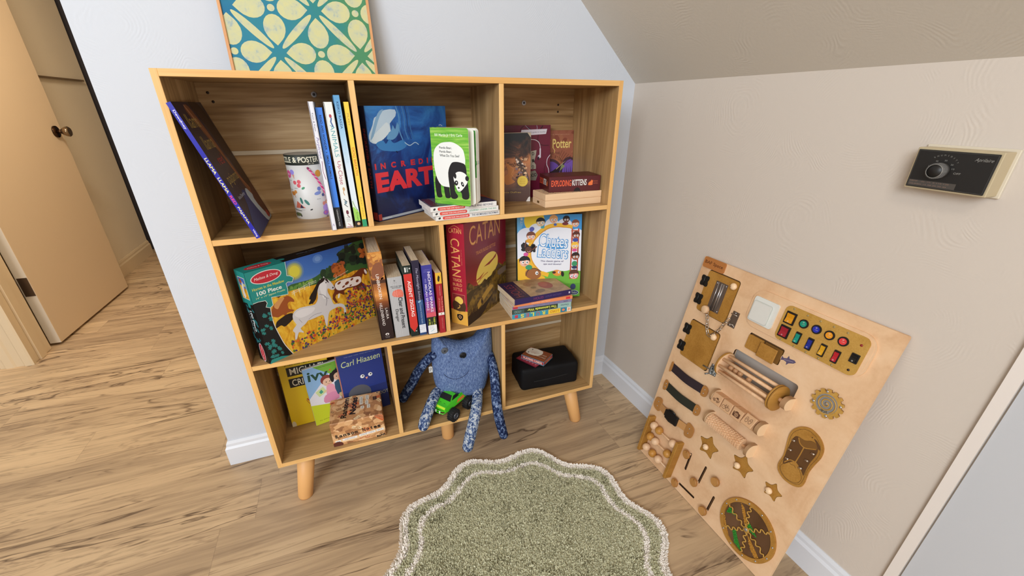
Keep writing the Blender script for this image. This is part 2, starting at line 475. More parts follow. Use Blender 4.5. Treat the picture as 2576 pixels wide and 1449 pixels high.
def base_profile(d, h, s):   # (out from wall, height)
    return [(0, 0), (d, 0), (d, h * 0.72), (d * 0.62, h * 0.80), (d * 0.55, h * 0.9), (d * 0.2, h), (0, h)]
def baseboard(name, p0, p1, nrm, mat=TRIM, d=0.012, h=0.0886, m0=0.0, m1=0.0):
    """runs p0->p1 on floor, sticking out along nrm; m0/m1 mitre amounts"""
    mb = MB(); a = Vector((p0[0], p0[1], 0)); b = Vector((p1[0], p1[1], 0)); n = Vector((nrm[0], nrm[1], 0)); t = (b - a).normalized()
    pr = base_profile(d, h, 0); vs = []
    for q, m in ((a, -m0), (b, m1)):
        for o, z in pr: vs.append(q + n * o + t * (o * m) + Vector((0, 0, z)))
    k = len(pr); fs = [(i, (i + 1) % k, k + (i + 1) % k, k + i) for i in range(k)] + [list(range(k))[::-1], list(range(k, 2 * k))]
    mb.add(vs, fs, mat); return struct(mb.build(name))
baseboard('baseboard_back', (XE, YW), (XR, YW), (0, -1), m0=1, m1=-1)
baseboard('baseboard_end', (XE, YW), (XE, 2.9), (-1, 0), m0=1)
baseboard('baseboard_right', (XR, YW), (XR, -0.803), (-1, 0), m0=-1)
# access door in the knee wall, right of the board
plain('trim_1', [((XR - 0.009, -0.8215, 0.0), (XR + 0.001, -0.8035, ZK - 0.02))], M('e9e0d8', 0.4))
plain('door_2', [((XR - 0.006, -1.6, 0.004), (XR + 0.001, -0.8245, ZK - 0.03))], M('c6c8cc', 0.45))
# hallway seen past the end of the wall
plain('wall_hall_front', [((-3.2, 1.27, 0), (-1.15, 1.40, CH)), ((-1.15, 1.27, 2.06), (-0.33, 1.40, CH)), ((-0.33, 1.27, 0), (XE, 1.40, CH))], HALLP)
mb = MB()
cas = [(0, 0), (0.016, 0), (0.019, 0.008), (0.019, 0.03), (0.012, 0.038), (0.012, 0.062), (0.017, 0.07), (0.017, 0.095), (0.010, 0.104), (0.010, 0.118), (0, 0.125)]
mb.prism([(-1.128 - w, 1.27 - o) for o, w in cas], 0, 2.12, HALLT)
mb.box((-1.15, 1.262, 0), (-1.132, 1.405, 2.06), HALLT, 0.002)
mb.box((-1.133, 1.30, 0), (-1.122, 1.345, 2.06), HALLT, 0.002)
struct(mb.build('trim_2'))
plain('wall_hall_left', [((-1.30, 1.40, 0), (-1.192, 2.99, CH))], HALLP)
baseboard('baseboard_hall', (-1.192, 1.42), (-1.192, 2.99), (1, 0), HALLT, 0.013, 0.105)
plain('wall_hall_end_shade', [((-1.60, 3.10, 0), (0.0, 3.2, CH))], M('2a2428', 0.7, name='unlit_room_shade'))  # near-black colour stands in for the shade of the unlit room beyond
plain('trim_3', [((-1.192, 2.25, 1.197), (-1.176, 2.93, 1.207))], M('6f5a40', 0.6))
DX = Matrix.Translation((-1.105, 1.436, 0)) @ Matrix.Rotation(R(-1.9), 4, 'Z')
dr = bpy.data.objects.new('door_1', None); COL.objects.link(dr); dr.matrix_world = DX; struct(dr)
mb = MB(); mb.box((-0.042, 0, 0.012), (0, 0.745, 2.03), DOORP, 0.0015); mb.box((-0.0421, -0.0006, 0.013), (-0.0005, 0.0002, 2.028), M('e6dccb', 0.5)); mb.build('door_slab', dr)
mb = MB(); K = M('4a3424', 0.25, 0.9)
mb.cyl((0.0005, 0.685, 0.93), (0.008, 0.685, 0.93), 0.029, K); mb.cyl((0.008, 0.685, 0.93), (0.032, 0.685, 0.93), 0.010, K)
mb.tube([(0.026, 0.685, 0.93), (0.034, 0.685, 0.93), (0.046, 0.685, 0.93), (0.056, 0.685, 0.93), (0.062, 0.685, 0.93)], [0.011, 0.018, 0.024, 0.026, 0.021], M('8f7a60', 0.18, 0.85), 20)
mb.build('door_knob', dr)
for hz in (0.306, 1.75):
    mb = MB(); H = M('6a5a4c', 0.4, 0.8)
    mb.box((-0.038, -0.0022, hz - 0.045), (-0.001, -0.0002, hz + 0.045), H, 0.001)
    mb.cyl((-0.045, -0.008, hz - 0.045), (-0.045, -0.008, hz + 0.045), 0.006, H, n=14)
    mb.build('hinge', dr)

# ------------------------------------------------------------------ bookcase
ZS = 0.1565; H = 0.9615; TP = 0.0125; TS = 0.012; D = 0.24
Z2, Z1 = ZS + 0.3293, ZS + 0.6455
R1, R2, R3 = Z1, Z2, ZS + TP
bc = thing('bookcase', Matrix.Identity(4), 'tall open bookcase in oak laminate with yellow front edges and round splayed legs', 'bookcase')
def panel(name, a, b, ax, band):
    mb = MB(); mb.box(a, b, SHELF[ax], 0.0005, 1, BAND[band]); return mb.build(name, bc)
panel('side_panel', (0, 0, ZS), (TS, D, ZS + H), 2, 2)
panel('side_panel', (1 - TS, 0, ZS), (1, D, ZS + H), 2, 2)
panel('top_panel', (TS, 0, ZS + H - TP), (1 - TS, D, ZS + H), 0, 0)
panel('bottom_panel', (TS, 0, ZS), (1 - TS, D, ZS + TP), 0, 0)
panel('shelf_board', (TS, 0.0005, Z1 - TP), (1 - TS, D - 0.004, Z1), 0, 0)
panel('shelf_board', (TS, 0.0005, Z2 - TP), (1 - TS, D - 0.004, Z2), 0, 0)
XA, XB, XC = 0.3297, 0.6591, 0.4950
for x, z0, z1 in ((XA, Z1, ZS + H - TP), (XB, Z1, ZS + H - TP), (XC, Z2, Z1 - TP), (XA, R3, Z2 - TP), (XB, R3, Z2 - TP)):
    panel('divider', (x, 0.0008, z0), (x + TS, D - 0.006, z1), 2, 2)
for a, b in ((ZS + TP, 0.310), (0.320, 0.631), (0.641, 0.948), (0.958, ZS + H - TP)):
    mb = MB(); mb.box((TS, 0.231, a), (1 - TS, 0.2375, b), BACK, 0.0004); mb.build('back_panel', bc)
for a, b in ((0.310, 0.320), (0.631, 0.641), (0.948, 0.958)):
    mb = MB(); mb.box((TS, 0.2295, a), (1 - TS, 0.236, b), M('d2c2a8', 0.5), 0.0006); mb.build('joining_strip', bc)
for tx, ty, bx, by in ((0.068, 0.045, 0.038, 0.033), (0.930, 0.045, 0.961, 0.033), (0.497, 0.12, 0.497, 0.12), (0.068, 0.195, 0.038, 0.21), (0.930, 0.195, 0.961, 0.21)):
    mb = MB(); mb.tube([(tx, ty, ZS), (bx, by, 0.004), (bx, by, 0.0)], [0.0245, 0.0205, 0.0185], LEGW, 36); mb.build('leg', bc)
for x, z in ((0.2571, 1.0832), (0.8203, 1.0668)):
    mb = MB(); mb.cyl((x, 0.2305, z), (x, 0.2285, z), 0.0065, M('d8dce4', 0.4)); mb.cyl((x, 0.2285, z), (x, 0.2272, z), 0.0030, M('50525c', 0.35, 0.3)); mb.build('screw', bc)
for x, z in ((0.034, 1.0847), (0.040, 1.066), (0.934, 1.062), (0.934, 1.043)):
    mb = MB(); mb.cyl((x, 0.2309, z), (x, 0.2304, z), 0.003, M('3a2a1c', 0.6)); mb.build('peg_hole', bc)

# ------------------------------------------------------------------ painting on top
PW, PH = 0.312, 0.305
pr_ = thing('painting', at(0.1000, 0.185, ZS + H + 0.001, 0, 10.0), 'framed teal and cream petal-pattern painting leaning on the wall above the bookcase', 'painting')
def canvas_mat():
    t = NT('painted_canvas', 0.6, 0.3); v = t.coords((1, 1, 1))
    tc = t.n('ShaderNodeTexCoord'); sp = t.n('ShaderNodeSeparateXYZ'); t.l(tc.outputs['Object'], sp.inputs[0])
    a = t.math('ADD', t.math('MULTIPLY', sp.outputs[0], 2.2), t.math('MULTIPLY', t.noise(v, 12, 3), 0.8))
    t.base(t.ramp(a, [(0.25, '146a9a'), (0.55, '2a8298'), (0.85, '328680'), (1.1, '4c8c62')])); return t.m
def petal_mat():
    t = NT('painted_petals', 0.65, 0.3); v = t.coords((1, 1, 1))
    a = t.noise(v, 45, 4, 0.6); t.base(t.ramp(a, [(0.3, '9cb0b4'), (0.42, 'c8caa4'), (0.6, 'd2cf98'), (0.8, 'ccc696')])); return t.m
CANV, PET, PETL = canvas_mat(), petal_mat(), M('a08c60', 0.6)
mb = MB(); mb.box((0.006, 0.004, 0.006), (PW - 0.006, 0.014, PH - 0.006), CANV)
F = Face(mb, (0.006, 0.004, 0.006), (1, 0, 0), (0, 0, 1), PW - 0.012, PH - 0.012)
U_ = 88.5; c0 = (7, 43)
def drop(cx, cy, ang, r0, ln, wd):
    o = []
    for k in range(20):
        t = 2 * math.pi * k / 20; x = r0 + ln * 0.42 - ln * 0.42 * math.cos(t); y = wd * math.sin(t)
        f = (x - r0) / ln
        if k == 10: x = r0 + ln
        if 7 <= k <= 13 and k != 10: y *= 0.75 if k in (9, 11) else 0.92; x += ln * (0.10 if k in (9, 11) else 0.05)
        o.append((cx + x * math.cos(R(ang)) - y * math.sin(R(ang)), cy + x * math.sin(R(ang)) + y * math.cos(R(ang))))
    return o
pet = []
for i in range(-1, 5):
    for j in range(-1, 4):
        x, y = c0[0] + i * U_, c0[1] + j * U_
        if (i + j) % 2 == 0:
            pet.append(ellpts(x, y, 7.5, 7))
            for a in (0, 90, 180, 270): pet.append(drop(x, y, a, 12, 62, 22))
        else:
            for a in (45, 135, 225, 315):
                if a in (45, 135): pet.append(ellpts(x + U_ / 2 * (1 if a == 45 else -1), y + U_ / 2, 50, 8.0, a))
F.put(pet, PET)
mb.build('canvas', pr_)
mb = MB()
for a, b in (((0, 0, 0), (0.006, 0.018, PH)), ((PW - 0.006, 0, 0), (PW, 0.018, PH)), ((0.006, 0, 0), (PW - 0.006, 0.018, 0.006)), ((0.006, 0, PH - 0.006), (PW - 0.006, 0.018, PH))):
    mb.box(a, b, FRAMEW, 0.0006)
mb.build('frame', pr_)

# ------------------------------------------------------------------ humidistat on the right wall
hu = thing('humidity_control', Matrix.Translation((XR, 0, 0)), 'beige wall-mounted humidity control with black dial face', 'control')
mb = MB(); y0, y1, z0, z1 = -0.584, -0.6915, 0.9335, 0.9985
HB = M('bfae8c', 0.45); mb.box((-0.036, y1 - 0.0, z0), (-0.0, y0, z1), HB, 0.001)
mb.box((-0.005, y1 - 0.004, z0 - 0.0035), (0, y0 + 0.004, z1 + 0.0035), M('d8cdb8', 0.5), 0.001); mb.build('housing', hu)
mb = MB(); FP = M('191716', 0.45); mb.box((-0.0385, y1 + 0.003, z0 + 0.003), (-0.0362, y0 - 0.003, z1 - 0.003), FP, 0.0006)
F = Face(mb, (-0.0385, y0 - 0.003, z0 + 0.003), (0, -1, 0), (0, 0, 1), 0.1015, 0.059)
G = M('8c8a84', 0.5); F.line([(1.5, 1.5), (100, 1.5), (100, 57.5), (1.5, 57.5), (1.5, 1.5)], 0.3, M('5c5a56'))
F.text('Aprilaire', 86, 49, 22, 6.2, G, 0, 0.0, 0.4); F.text('OFF', 61, 27, 9, 2.8, G)
for k, c in enumerate('%HUMIDITY'):
    a = R(125 - k * 11); F.text(c, 38 + 23 * math.cos(a), 29 + 23.5 * math.sin(a), 0.45 if c == 'I' else 1.9, 2.2, G, math.degrees(a) - 90)
for a, t_ in ((160, '50'), (120, '40'), (80, '30'), (40, '20'), (15, '10')): F.text(t_, 38 + 16.5 * math.cos(R(a)), 29 + 16 * math.sin(R(a)), 3.4, 2.2, G)
F.rect(2.5, 2.5, 66, 11.5, M('4a4540')); F.text('TEMP  -20 -10  0 +10 +20', 30, 9.4, 54, 1.7, M('8a6a5c')); F.text('HUMID 15 20 25 35 45', 30, 5, 50, 1.7, M('8a6a5c'))
mb.build('dial_plate', hu)
mb = MB(); yc, zc_ = y0 - 0.041, z0 + 0.032
mb.cyl((-0.0385, yc, zc_), (-0.054, yc, zc_), 0.0125, M('6e6a66', 0.4), 0.0105, 40, FP)
for k in range(40):
    a = 2 * math.pi * k / 40
    mb.box((-0.053, yc + 0.0118 * math.cos(a) - 0.0003, zc_ + 0.0118 * math.sin(a) - 0.0003), (-0.0390, yc + 0.0118 * math.cos(a) + 0.0003, zc_ + 0.0118 * math.sin(a) + 0.0003), M('8a8682', 0.4))
mb.tube([(-0.0543, yc + 0.0103 * math.cos(R(a)), zc_ + 0.0103 * math.sin(R(a))) for a in range(0, 360, 12)], 0.0004, G, 6, closed=True)
mb.box((-0.0545, yc - 0.0118, zc_ - 0.0006), (-0.045, yc - 0.0095, zc_ + 0.0006), G)
mb.build('knob', hu)

# ------------------------------------------------------------------ rug
import numpy as np
CXR, CYR = 0.585, -0.405
rug = None
def rug_r(th): return 0.362 + 0.019 * math.cos(10 * (th - R(64.8)))
def rug_mesh():
    mb = MB(); n = 240; RC = {'w': M('e6dfd2', 0.95, spec=0.1), 'g': M('8f9a78', 0.95, spec=0.1)}
    rings = [0.0, 0.6, 0.86, 1.0]; vs = []; fs = []
    for q in rings[1:]:
        for k in range(n):
            th = 2 * math.pi * k / n; r = rug_r(th) * q; vs.append((CXR + r * math.cos(th), CYR + r * math.sin(th), 0.006))
    vs.append((CXR, CYR, 0.006)); c = len(vs) - 1
    for k in range(n): fs.append((c, k, (k + 1) % n))
    for i in range(2):
        for k in range(n): l = (k + 1) % n; fs.append((i * n + k, (i + 1) * n + k, (i + 1) * n + l, i * n + l))
    o = len(vs)
    for k in range(n): th = 2 * math.pi * k / n; r = rug_r(th); vs.append((CXR + r * math.cos(th), CYR + r * math.sin(th), 0.0005))
    for k in range(n): l = (k + 1) % n; fs.append((2 * n + k, o + k, o + l, 2 * n + l))
    mb.add(vs, fs, M('7c8668', 0.95)); 
    rn = np.random.default_rng(3); N = 210000
    x = rn.uniform(-0.40, 0.40, N); y = rn.uniform(-0.40, 0.40, N)
    th = np.arctan2(y, x); r = np.hypot(x, y); wv = np.cos(10 * (th - R(64.8)))
    ro = 0.362 + 0.019 * wv; keep = (r < ro - 0.001) & (y + CYR > -0.80)
    x, y, th, r, wv, ro = [a[keep] for a in (x, y, th, r, wv, ro)]; N = len(x)
    dout = ro - r; ri = 0.305 + 0.014 * wv
    white = (dout < 0.019) | (np.abs(r - ri + rn.normal(0, 0.0012, N)) < 0.0075)
    nz = np.sin(x * 37 + 3 * np.sin(y * 23)) * np.cos(y * 41 + 2 * np.sin(x * 29))
    la = 0.8 * nz + rn.uniform(-1.9, 1.9, N); ln = rn.uniform(0.0035, 0.0075, N)
    hh = rn.uniform(0.0045, 0.0085, N) + 0.0012 * np.sin(x * 60 + 9 * np.sin(y * 30)) * np.cos(y * 80 - 7 * np.sin(x * 40))
    edge = dout < 0.006
    la = np.where(edge, th, la)
    wd = rn.uniform(0.0009, 0.0016, N); pa = la + np.pi / 2 + rn.uniform(-0.6, 0.6, N)
    bx, by = x + CXR, y + CYR; bz = np.full(N, 0.0055)
    V = np.empty((N, 4, 3), np.float32)
    V[:, 0] = np.stack([bx - wd * np.cos(pa), by - wd * np.sin(pa), bz], 1)
    V[:, 1] = np.stack([bx + wd * np.cos(pa), by + wd * np.sin(pa), bz], 1)
    V[:, 2] = np.stack([bx + wd * np.cos(pa) + ln * np.cos(la), by + wd * np.sin(pa) + ln * np.sin(la), bz + hh], 1)
    V[:, 3] = np.stack([bx - wd * 0.8 * np.cos(pa) + ln * np.cos(la), by - wd * 0.8 * np.sin(pa) + ln * np.sin(la), bz + hh * 0.95], 1)
    base = [tuple(v) for v in mb.v]; nb = len(base); Fb = mb.f
    me = bpy.data.meshes.new('rug'); allv = np.concatenate([np.array(base, np.float32), V.reshape(-1, 3)])
    me.vertices.add(len(allv)); me.vertices.foreach_set('co', allv.ravel())
    loops = [i for f in Fb for i in f]; starts = []; tot = 0
    for f in Fb: starts.append(tot); tot += len(f)
    q = np.arange(N * 4, dtype=np.int32) + nb
    L = np.concatenate([np.array(loops, np.int32), q]); St = np.concatenate([np.array(starts, np.int32), tot + 4 * np.arange(N, dtype=np.int32)])
    me.loops.add(len(L)); me.loops.foreach_set('vertex_index', L)
    me.polygons.add(len(St)); me.polygons.foreach_set('loop_start', St)
    mi = np.concatenate([np.zeros(len(Fb), np.int32), np.where(white, 2, 1).astype(np.int32)])
    rv = rn.random(N); mi[len(Fb):] = np.where(white, 2, np.where(rv < 0.22, 3, np.where(rv > 0.8, 4, 1)))
    for m_ in (M('a8a487', 0.95, spec=0.1), M('c4c09e', 0.95, spec=0.1), M('f8f0e6', 0.95, spec=0.1), M('a29f80', 0.95, spec=0.1), M('dad7b8', 0.95, spec=0.1)): me.materials.append(m_)
    me.update(calc_edges=True); me.validate()
    me.polygons.foreach_set('material_index', mi[:len(me.polygons)])
    o = bpy.data.objects.new('rug', me); COL.objects.link(o); return o
tag(rug_mesh(), 'round sage green tufted rug with scalloped edge and two white bands', 'rug')
# ------------------------------------------------------------------ top row, left cell
def art(f):
    s = f['left']; t = 8.0
    s.rect(0, 0, 9, 274, M('2020a4', 0.35))
    s.text('Dewdney', 4, 243, 34, 5, 'e8e6f4', -90, 0.01)
    for tx, y, ln, c in (('LLAMA', 156, 32, 'f2e8a0'), ('LLAMA', 117, 32, 'f2e8a0'), ('RED', 86, 19, 'e8407a'), ('PAJAMA', 52, 38, 'f2e8a0')): s.text(tx, 4, y, ln, 4.8, c, -90, 0.02)
    s.text('Viking', 4, 12, 17, 4.5, 'e8e6f4', -90, 0.01)
    c = f['front']
    c.poly([(110, 274), (135, 230), (150, 170), (160, 100), (150, 60), (215, 60), (215, 200), (190, 260), (160, 274)], '3a2418', 4)
    c.poly([(60, 260), (95, 265), (120, 215), (140, 150), (165, 95), (205, 60), (200, 20), (150, 40), (140, 90), (115, 160), (85, 215)], '7c4a2c', 4)
    c.line([(75, 262), (110, 200), (135, 130), (170, 80)], 3, 'a5683c', 5); c.line([(68, 268), (90, 225)], 2, 'd0a080')
    c.poly([(90, 90), (150, 70), (215, 20), (215, 0), (0, 0), (0, 20), (60, 60)], '2c3260', 3)
    c.poly([(110, 75), (140, 85), (190, 30), (215, 0), (160, 0), (130, 30)], 'a9b2b4', 3)
    c.poly([(150, 60), (215, 90), (215, 10), (180, 15)], '5a2f22', 3); c.ell(190, 12, 14, 9, 'a83434')
    for tx, x, y, ln, hh in (('llama', 62, 238, 74, 26), ('llama', 72, 196, 74, 26), ('pajama', 85, 118, 100, 26)): c.text(tx, x, y, ln, hh, 'a5894a', 0, 0.0)
    c.text('red', 80, 160, 44, 20, 'a83a34', 0, 0.0); c.text('Anna Dewdney', 62, 82, 70, 10, 'b9bcc6')
book(spine_out(0.0985, -0.018, 0.8022, 0.008, 18), 0.215, 0.008, 0.2735, '241a2c', art,
     'dark picture book with blue spine leaning on the left side of the top shelf', page=PAGEW)

# canister
cx, cy, rr = 0.2075, 0.165, 0.0405
can = thing('puzzle_canister', at(cx, cy, R1), 'white round canister with black rim band and pink cord, on the top shelf', 'canister')
mb = MB(); CW = M('dcdad6', 0.45); HC = 0.1525
mb.tube([(0, 0, 0), (0, 0, 0.001), (0, 0, HC - 0.024)], [rr - 0.001, rr, rr], CW, 72)
def wrapf(x, y, off):
    a = x / 1000 / rr - math.pi / 2; r = rr + off; return Vector((r * math.cos(a), r * math.sin(a), y / 1000))
F = Face(mb, (0, 0, 0), (1, 0, 0), (0, 0, 1), 1, 1, wrapf)
class SF(Face): pass
F = Face(mb, (0, 0, 0), (1, 0, 0), (0, 0, 1), 0.2, HC, lambda x, y, off: wrapf(x - 100, y, off))
def g(px, py):  # photo-zoom style layout: 0..1 across the visible side
    return (100 - 62 + px * 104, py)
F.ell(*g(.17, 108), 9, 9, 'dd5a94', 0); F.ell(*g(.17, 108), 2.6, 2.6, 'e9d8dc'); F.ell(*g(.30, 113), 6, 6, '9a8fe0'); F.poly([(g(.28, 108)), (g(.35, 108)), (g(.33, 97))], 'd79a86')
F.ell(*g(.05, 90), 6, 10, '7a2838', 15)
for a, b in ((.32, 89), (.43, 91), (.41, 82)): F.ell(*g(a, b), 5, 5, 'e0606a', 0, 7)
F.ell(*g(.50, 76), 4.5, 2.6, '4c9a70', 30)
F.ell(*g(.20, 63), 8, 5, 'c98038'); F.ell(*g(.29, 67), 4.5, 4, 'd08c44'); F.line([g(.15, 61), g(.17, 53)], 1.6, 'c98038'); F.line([g(.24, 60), g(.26, 53)], 1.6, 'c98038')
F.poly([g(.20, 28), g(.28, 45), g(.47, 28)], 'cc6a55'); F.poly([g(.33, 28), g(.37, 37), g(.43, 28)], '2c2a48')
F.ell(*g(.40, 46), 3, 8, '3c7a70', 10); F.ell(*g(.52, 42), 3.5, 8, '3c7a70', 35)
F.line([g(.10, 24), g(.36, 21)], 1.6, '4a4a44'); F.ell(*g(.22, 12), 12, 4.5, '5c6440'); F.ell(*g(.16, 8.5), 2, 2, '2c2c2a'); F.ell(*g(.32, 8.5), 2, 2, '2c2c2a')
F.ell(*g(.59, 24), 3.4, 1.6, '3a3a3a', 20)
F.ell(*g(.90, 108), 8, 8, 'd8952e'); F.ell(*g(.85, 72), 5, 5, '6f80c4'); F.ell(*g(.80, 62), 9, 4, '7f90cc', 12); F.ell(*g(.93, 56), 4, 4, '4a5a90')
F.ell(*g(.92, 35), 5, 5, 'dd8a78'); F.ell(*g(1.02, 38), 5, 5, 'd89050'); F.ell(*g(.95, 24), 9, 9, 'b494dc'); F.ell(*g(.93, 12), 9, 6, '9d6cc0'); F.ell(*g(.91, 13), 3, 3, 'd46a96'); F.ell(*g(1.0, 12), 2.4, 2.4, 'd46a96'); F.ell(*g(1.06, 24), 5, 13, '8fa0ae')
F.line([g(.94, 6), g(.95, 0)], 2, '8a5a7a')
for a, b, tx in ((.20, 94, 'donuts'), (.33, 76, 'flowers'), (.40, 24, 'camping'), (.17, 72, 'cat'), (.80, 48, 'birds'), (1.0, 3, 'treats')): F.text(tx, *g(a, b), 9, 2, '77747c')
mb.build('tube', can)
mb = MB(); LB = M('2e332c', 0.45)
mb.tube([(0, 0, HC - 0.024), (0, 0, HC - 0.0235), (0, 0, HC - 0.001), (0, 0, HC - 0.0005)], [rr, rr + 0.0006, rr + 0.0006, rr - 0.0004], LB, 72, cap=False)
mb.tube([(0, 0, HC - 0.001), (0, 0, HC - 0.0012)], [rr, 0.0], M('a8a49a', 0.5), 72, cap=False)
F = Face(mb, (0, 0, 0), (1, 0, 0), (0, 0, 1), 0.2, HC, lambda x, y, off: wrapf(x - 100, y, off + 0.0006))
F.text('PUZZLE & POSTER', 83, 141, 112, 12.5, 'efe9cf', 0, 0.015); F.text('24 x 36', 118, 132, 14, 3.4, 'd8d2b8')
mb.build('lid_band', can)
mb = MB(); cord = []; A = M('d8307c', 0.6); B2 = M('f0a8c8', 0.6)
def cpt(t, rad=0, ph=0):
    a = R(-78 + 66 * t); r = rr + 0.0035
    return Vector((r * math.cos(a) + rad * math.cos(ph), r * math.sin(a), 0.122 - 0.105 * t + 0.010 * math.sin(math.pi * t) + rad * math.sin(ph)))
for k in range(3):
    mb.tube([cpt(i / 60, 0.0013, i * 0.9 + k * 2.09) for i in range(61)], 0.0013, B2 if k == 2 else A, 6)
mb.sphere(cpt(0), 0.0028, M('8c2c5a', 0.6)); mb.build('cord', can)

# five upright picture books
def art(f):
    s = f['left']; s.text('Kann & Kann', 5, 226, 34, 3.4, '6a6478', -90); s.text('Purplicious', 5, 176, 42, 6, '6a50a0', -90, 0, 0.3)
    s.line([(6, 150), (4.4, 128), (7.2, 112)], 1.0, '8a4468'); s.text('HC', 5, 12, 5, 4, '6a4aa0', -90); s.rect(0, 0, 0.7, 264, 'c6c2cc')
book(spine_out(0.2488, -0.005, R1, 0.0101, 0.3), 0.205, 0.0101, 0.264, 'e6e6ee', art, 'white slim picture book, first of the upright row on the top shelf', hard=True, page=PAGEW, group=None)
def art(f):
    s = f['left']; s.rect(0, 0, 13, 49, '17161c'); s.rect(0, 49, 13, 253, M('3f7fe0', 0.35)); s.text('READ AND WONDER', 7, 205, 68, 4.2, '14243c', -90, 0.02); s.text('SMALL ANIMALS', 7, 136, 50, 4.2, '14243c', -90, 0.02); s.ell(7, 166, 1, 1, '14243c')
    s.text('CANDLEWICK PRESS', 6.5, 25, 38, 3, 'c8c8c8', -90)
book(spine_out(0.2600, 0.005, R1, 0.0128, 0.2), 0.20, 0.0128, 0.2532, '3f7fe0', art, 'bright blue picture book with black foot of the spine, on the top shelf', page=PAGEW)
def art(f):
    s = f['left']; s.text('ANIMALS', 9, 188, 64, 8.5, '5fa6ae', -90, 0.0); s.text('Up', 9, 139, 17, 8.5, 'b04a64', -90); s.text('Close', 9, 113, 30, 8.5, 'b04a64', -90)
    s.line([(8, 240), (10, 232), (8, 226), (11, 216)], 2.6, '4c6aa0'); s.ell(9, 237, 2.6, 3.4, 'b04050'); s.ell(10, 88, 2.6, 4, 'c9a070'); s.line([(10, 88), (8, 80), (10, 74)], 1.6, 'c9a070')
    s.line([(6, 66), (12, 60), (6, 54), (12, 48)], 1.4, '3a4444'); s.ell(9, 58, 2.4, 4, '7a94a0'); s.ell(9, 36, 2.8, 5, '6a2c3c'); s.line([(8, 30), (12, 24)], 1.4, '6a2c3c')
    for y, t_ in ((24, 'AUTHOR'), (20, 'AND'), (16, 'ARTIST')): s.text(t_, 9, y, 9, 2, '7a7a80')
    s.rect(3, 2, 15, 3.4, 'b04a64'); s.line([(6, 10), (12, 5)], 1, 'c05a74')
book(spine_out(0.2790, 0.0055, R1, 0.0168, 0.6), 0.20, 0.0168, 0.2635, 'e9ece9', art, 'white thick picture book with small animal pictures down its spine, on the top shelf', hard=True, page=PAGEW)
def sky(): 
    t = NT('sky_blue_spine', 0.4); v = t.coords((1, 1, 1)); tc = t.n('ShaderNodeTexCoord'); sp = t.n('ShaderNodeSeparateXYZ'); t.l(tc.outputs['Object'], sp.inputs[0])
    t.base(t.ramp(sp.outputs[2], [(0.0, 'dfe9f2'), (0.12, 'dbe8f4'), (0.2, 'a4cdea'), (0.27, '5f9fd0')])); return t.m
def art(f):
    s = f['left']; s.text('KEIKO KASZA', 6.5, 238, 52, 4.6, '1c4a7a', -90, 0.01); s.text('MY LUCKY', 6, 160, 34, 4.2, 'b9d6de', -90); s.poly([(3, 62), (9, 40), (13, 30), (13, 22), (0, 22), (0, 50)], 'dfeedd', 3)
    s.poly([(0, 45), (6, 42), (13, 30), (13, 0), (0, 0)], '9fd45e', 2); s.line([(2, 60), (5, 48), (10, 38)], 1, '3f7a3a'); s.text('PUTNAM', 7, 25, 18, 3.6, '2f5a24', -90); s.rect(0, 0, 13, 14, '141414'); s.ell(7, 7, 3.4, 3.4, 'd8b088')
book(spine_out(0.3013, 0.008, R1, 0.0122, 0.9), 0.20, 0.0122, 0.2763, sky(), art, 'pale blue picture book with green foot, tallest of the upright top-shelf row', page=PAGEW)
def art(f):
    s = f['left']; s.text('PILKEY', 5, 230, 24, 4, 'b0904c', -90); s.text('DOG BREATH', 5, 145, 58, 5.4, 'd8782c', -90, 0.01); s.text('BLUE SKY', 5, 58, 20, 3, 'a8863c', -90); s.text('SCHOLASTIC', 5, 33, 22, 2.6, 'a8863c', -90); s.rect(0, 0, 10, 17, '2e9a6c')
book(spine_out(0.3165, 0.006, R1, 0.0098, 0.25), 0.20, 0.0098, 0.2638, 'f6cf4c', art, 'yellow slim picture book with green foot of spine, against the divider on the top shelf', page=PAGEW)

